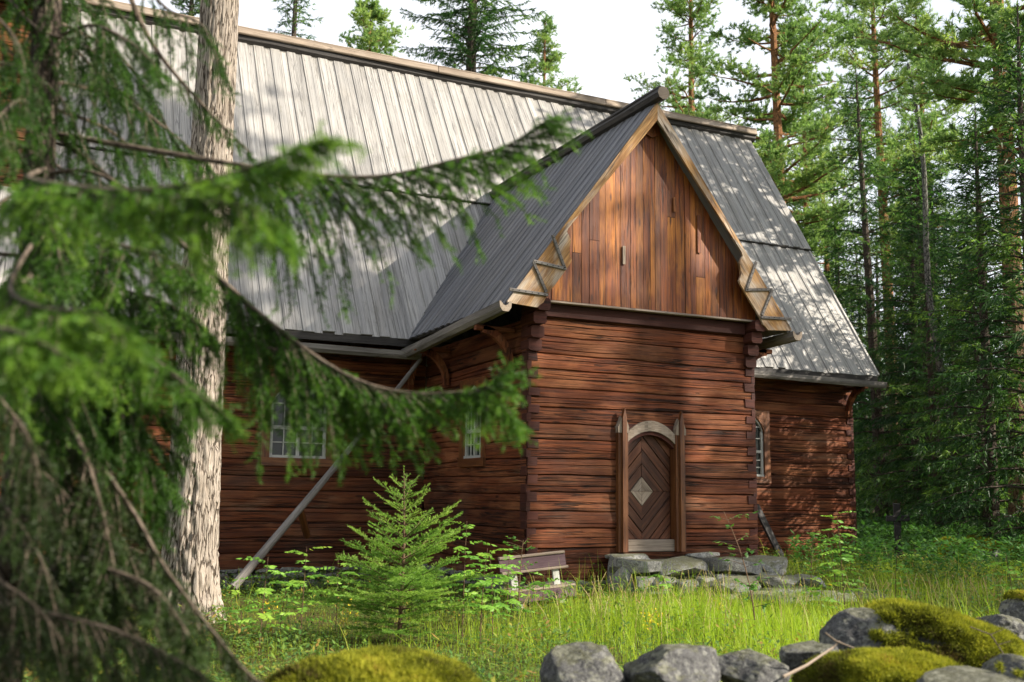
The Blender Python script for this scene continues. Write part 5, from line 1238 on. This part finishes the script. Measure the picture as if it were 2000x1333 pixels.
k = keep_out(x, y) & (rg.random(len(x)) < np.clip(left * (dn * 2. - .3), .05, 1)) & in_view(x, y, x * 0 + .1); x, y = x[k], y[k]
leaflets(mb, x, y, rg, .07 + .16 * fbm(np.stack([x * 1.6, y * 1.6, x * 0], -1), 3), .026, .014, .2 + .75 * fbm(np.stack([x * .9, y * .9, x * 0 + 3], -1), 3), 7)
x, y, rg = scatter(9000, -9, 9, -9.5, 4.2, 47); dn = fbm(np.stack([x * .9 + 4, y * .9, x * 0], -1), 3)
k = keep_out(x, y) & (rg.random(len(x)) < np.clip((1.1 - .8 * sst(-1.5, 1., x) * (1 - sst(3, 5, x))) * (dn * 2.4 - .7), 0, 1)) & in_view(x, y, x * 0 + .1); x, y = x[k], y[k]
leaflets(mb, x, y, rg, .12 + .34 * fbm(np.stack([x * 1.3, y * 1.3, x * 0 + 8], -1), 3), .075, .026, .45 + .6 * fbm(np.stack([x * .9, y * .9, x * 0 + 13], -1), 3), 12)
tag(mb.build('dwarf_shrubs', M['shrub']), 'lingonberry and blueberry shrubs covering the ground', 'shrubs', kind='stuff')
mb = MB(); x, y, rg = scatter(9000, 6, 26, -2, 24, 45); k = keep_out(x, y) & ~((x < 10.2) & (y > 2.5)) & in_view(x, y, x * 0 + .2); x, y = x[k], y[k]
leaflets(mb, x, y, rg, .55, .11, .05, .15 + .8 * fbm(np.stack([x * .5, y * .5, x * 0 + 3], -1), 3), 14)
x, y, rg = scatter(9000, 10, 60, 6, 60, 46); k = in_view(x, y, x * 0 + .2) & (y > -4); x, y = x[k], y[k]
leaflets(mb, x, y, rg, .6, .2, .1, .15 + .7 * fbm(np.stack([x * .4, y * .4, x * 0 + 3], -1), 3), 8)
tag(mb.build('undergrowth', M['fern']), 'ferns and low leafy plants along the forest edge', 'undergrowth', kind='stuff')
# yellow flowers and leaf litter at the pine root
rr = random.Random(12); mb = MB()
for (px, py) in ((532, 1190), (520, 1205), (685, 1195), (672, 1215), (1272, 1222), (1282, 1230), (1265, 1232), (1405, 1195)):
    b0_ = gpt(px, py + 25)
    for k in range(24):
        p = b0_ + np.array([rr.gauss(0, .035), rr.gauss(0, .035), rr.uniform(.12, .30)]); d = unit((rr.gauss(0, 1), rr.gauss(0, 1), rr.gauss(.6, .4))); s = unit(np.cross(d, (rr.gauss(0, 1), rr.gauss(0, 1), 1))) * .010
        mb.face([p - s, p + d * .016, p + s, p - d * .008], None, .5)
M['yellow'] = leaf('yellow_petals', [(0, (.62, .46, .02)), (1, (.75, .58, .03))], trans=.3)
tag(mb.build('yellow_flowers', M['yellow']), 'small yellow flower heads dotted in the grass', 'flowers', kind='stuff')
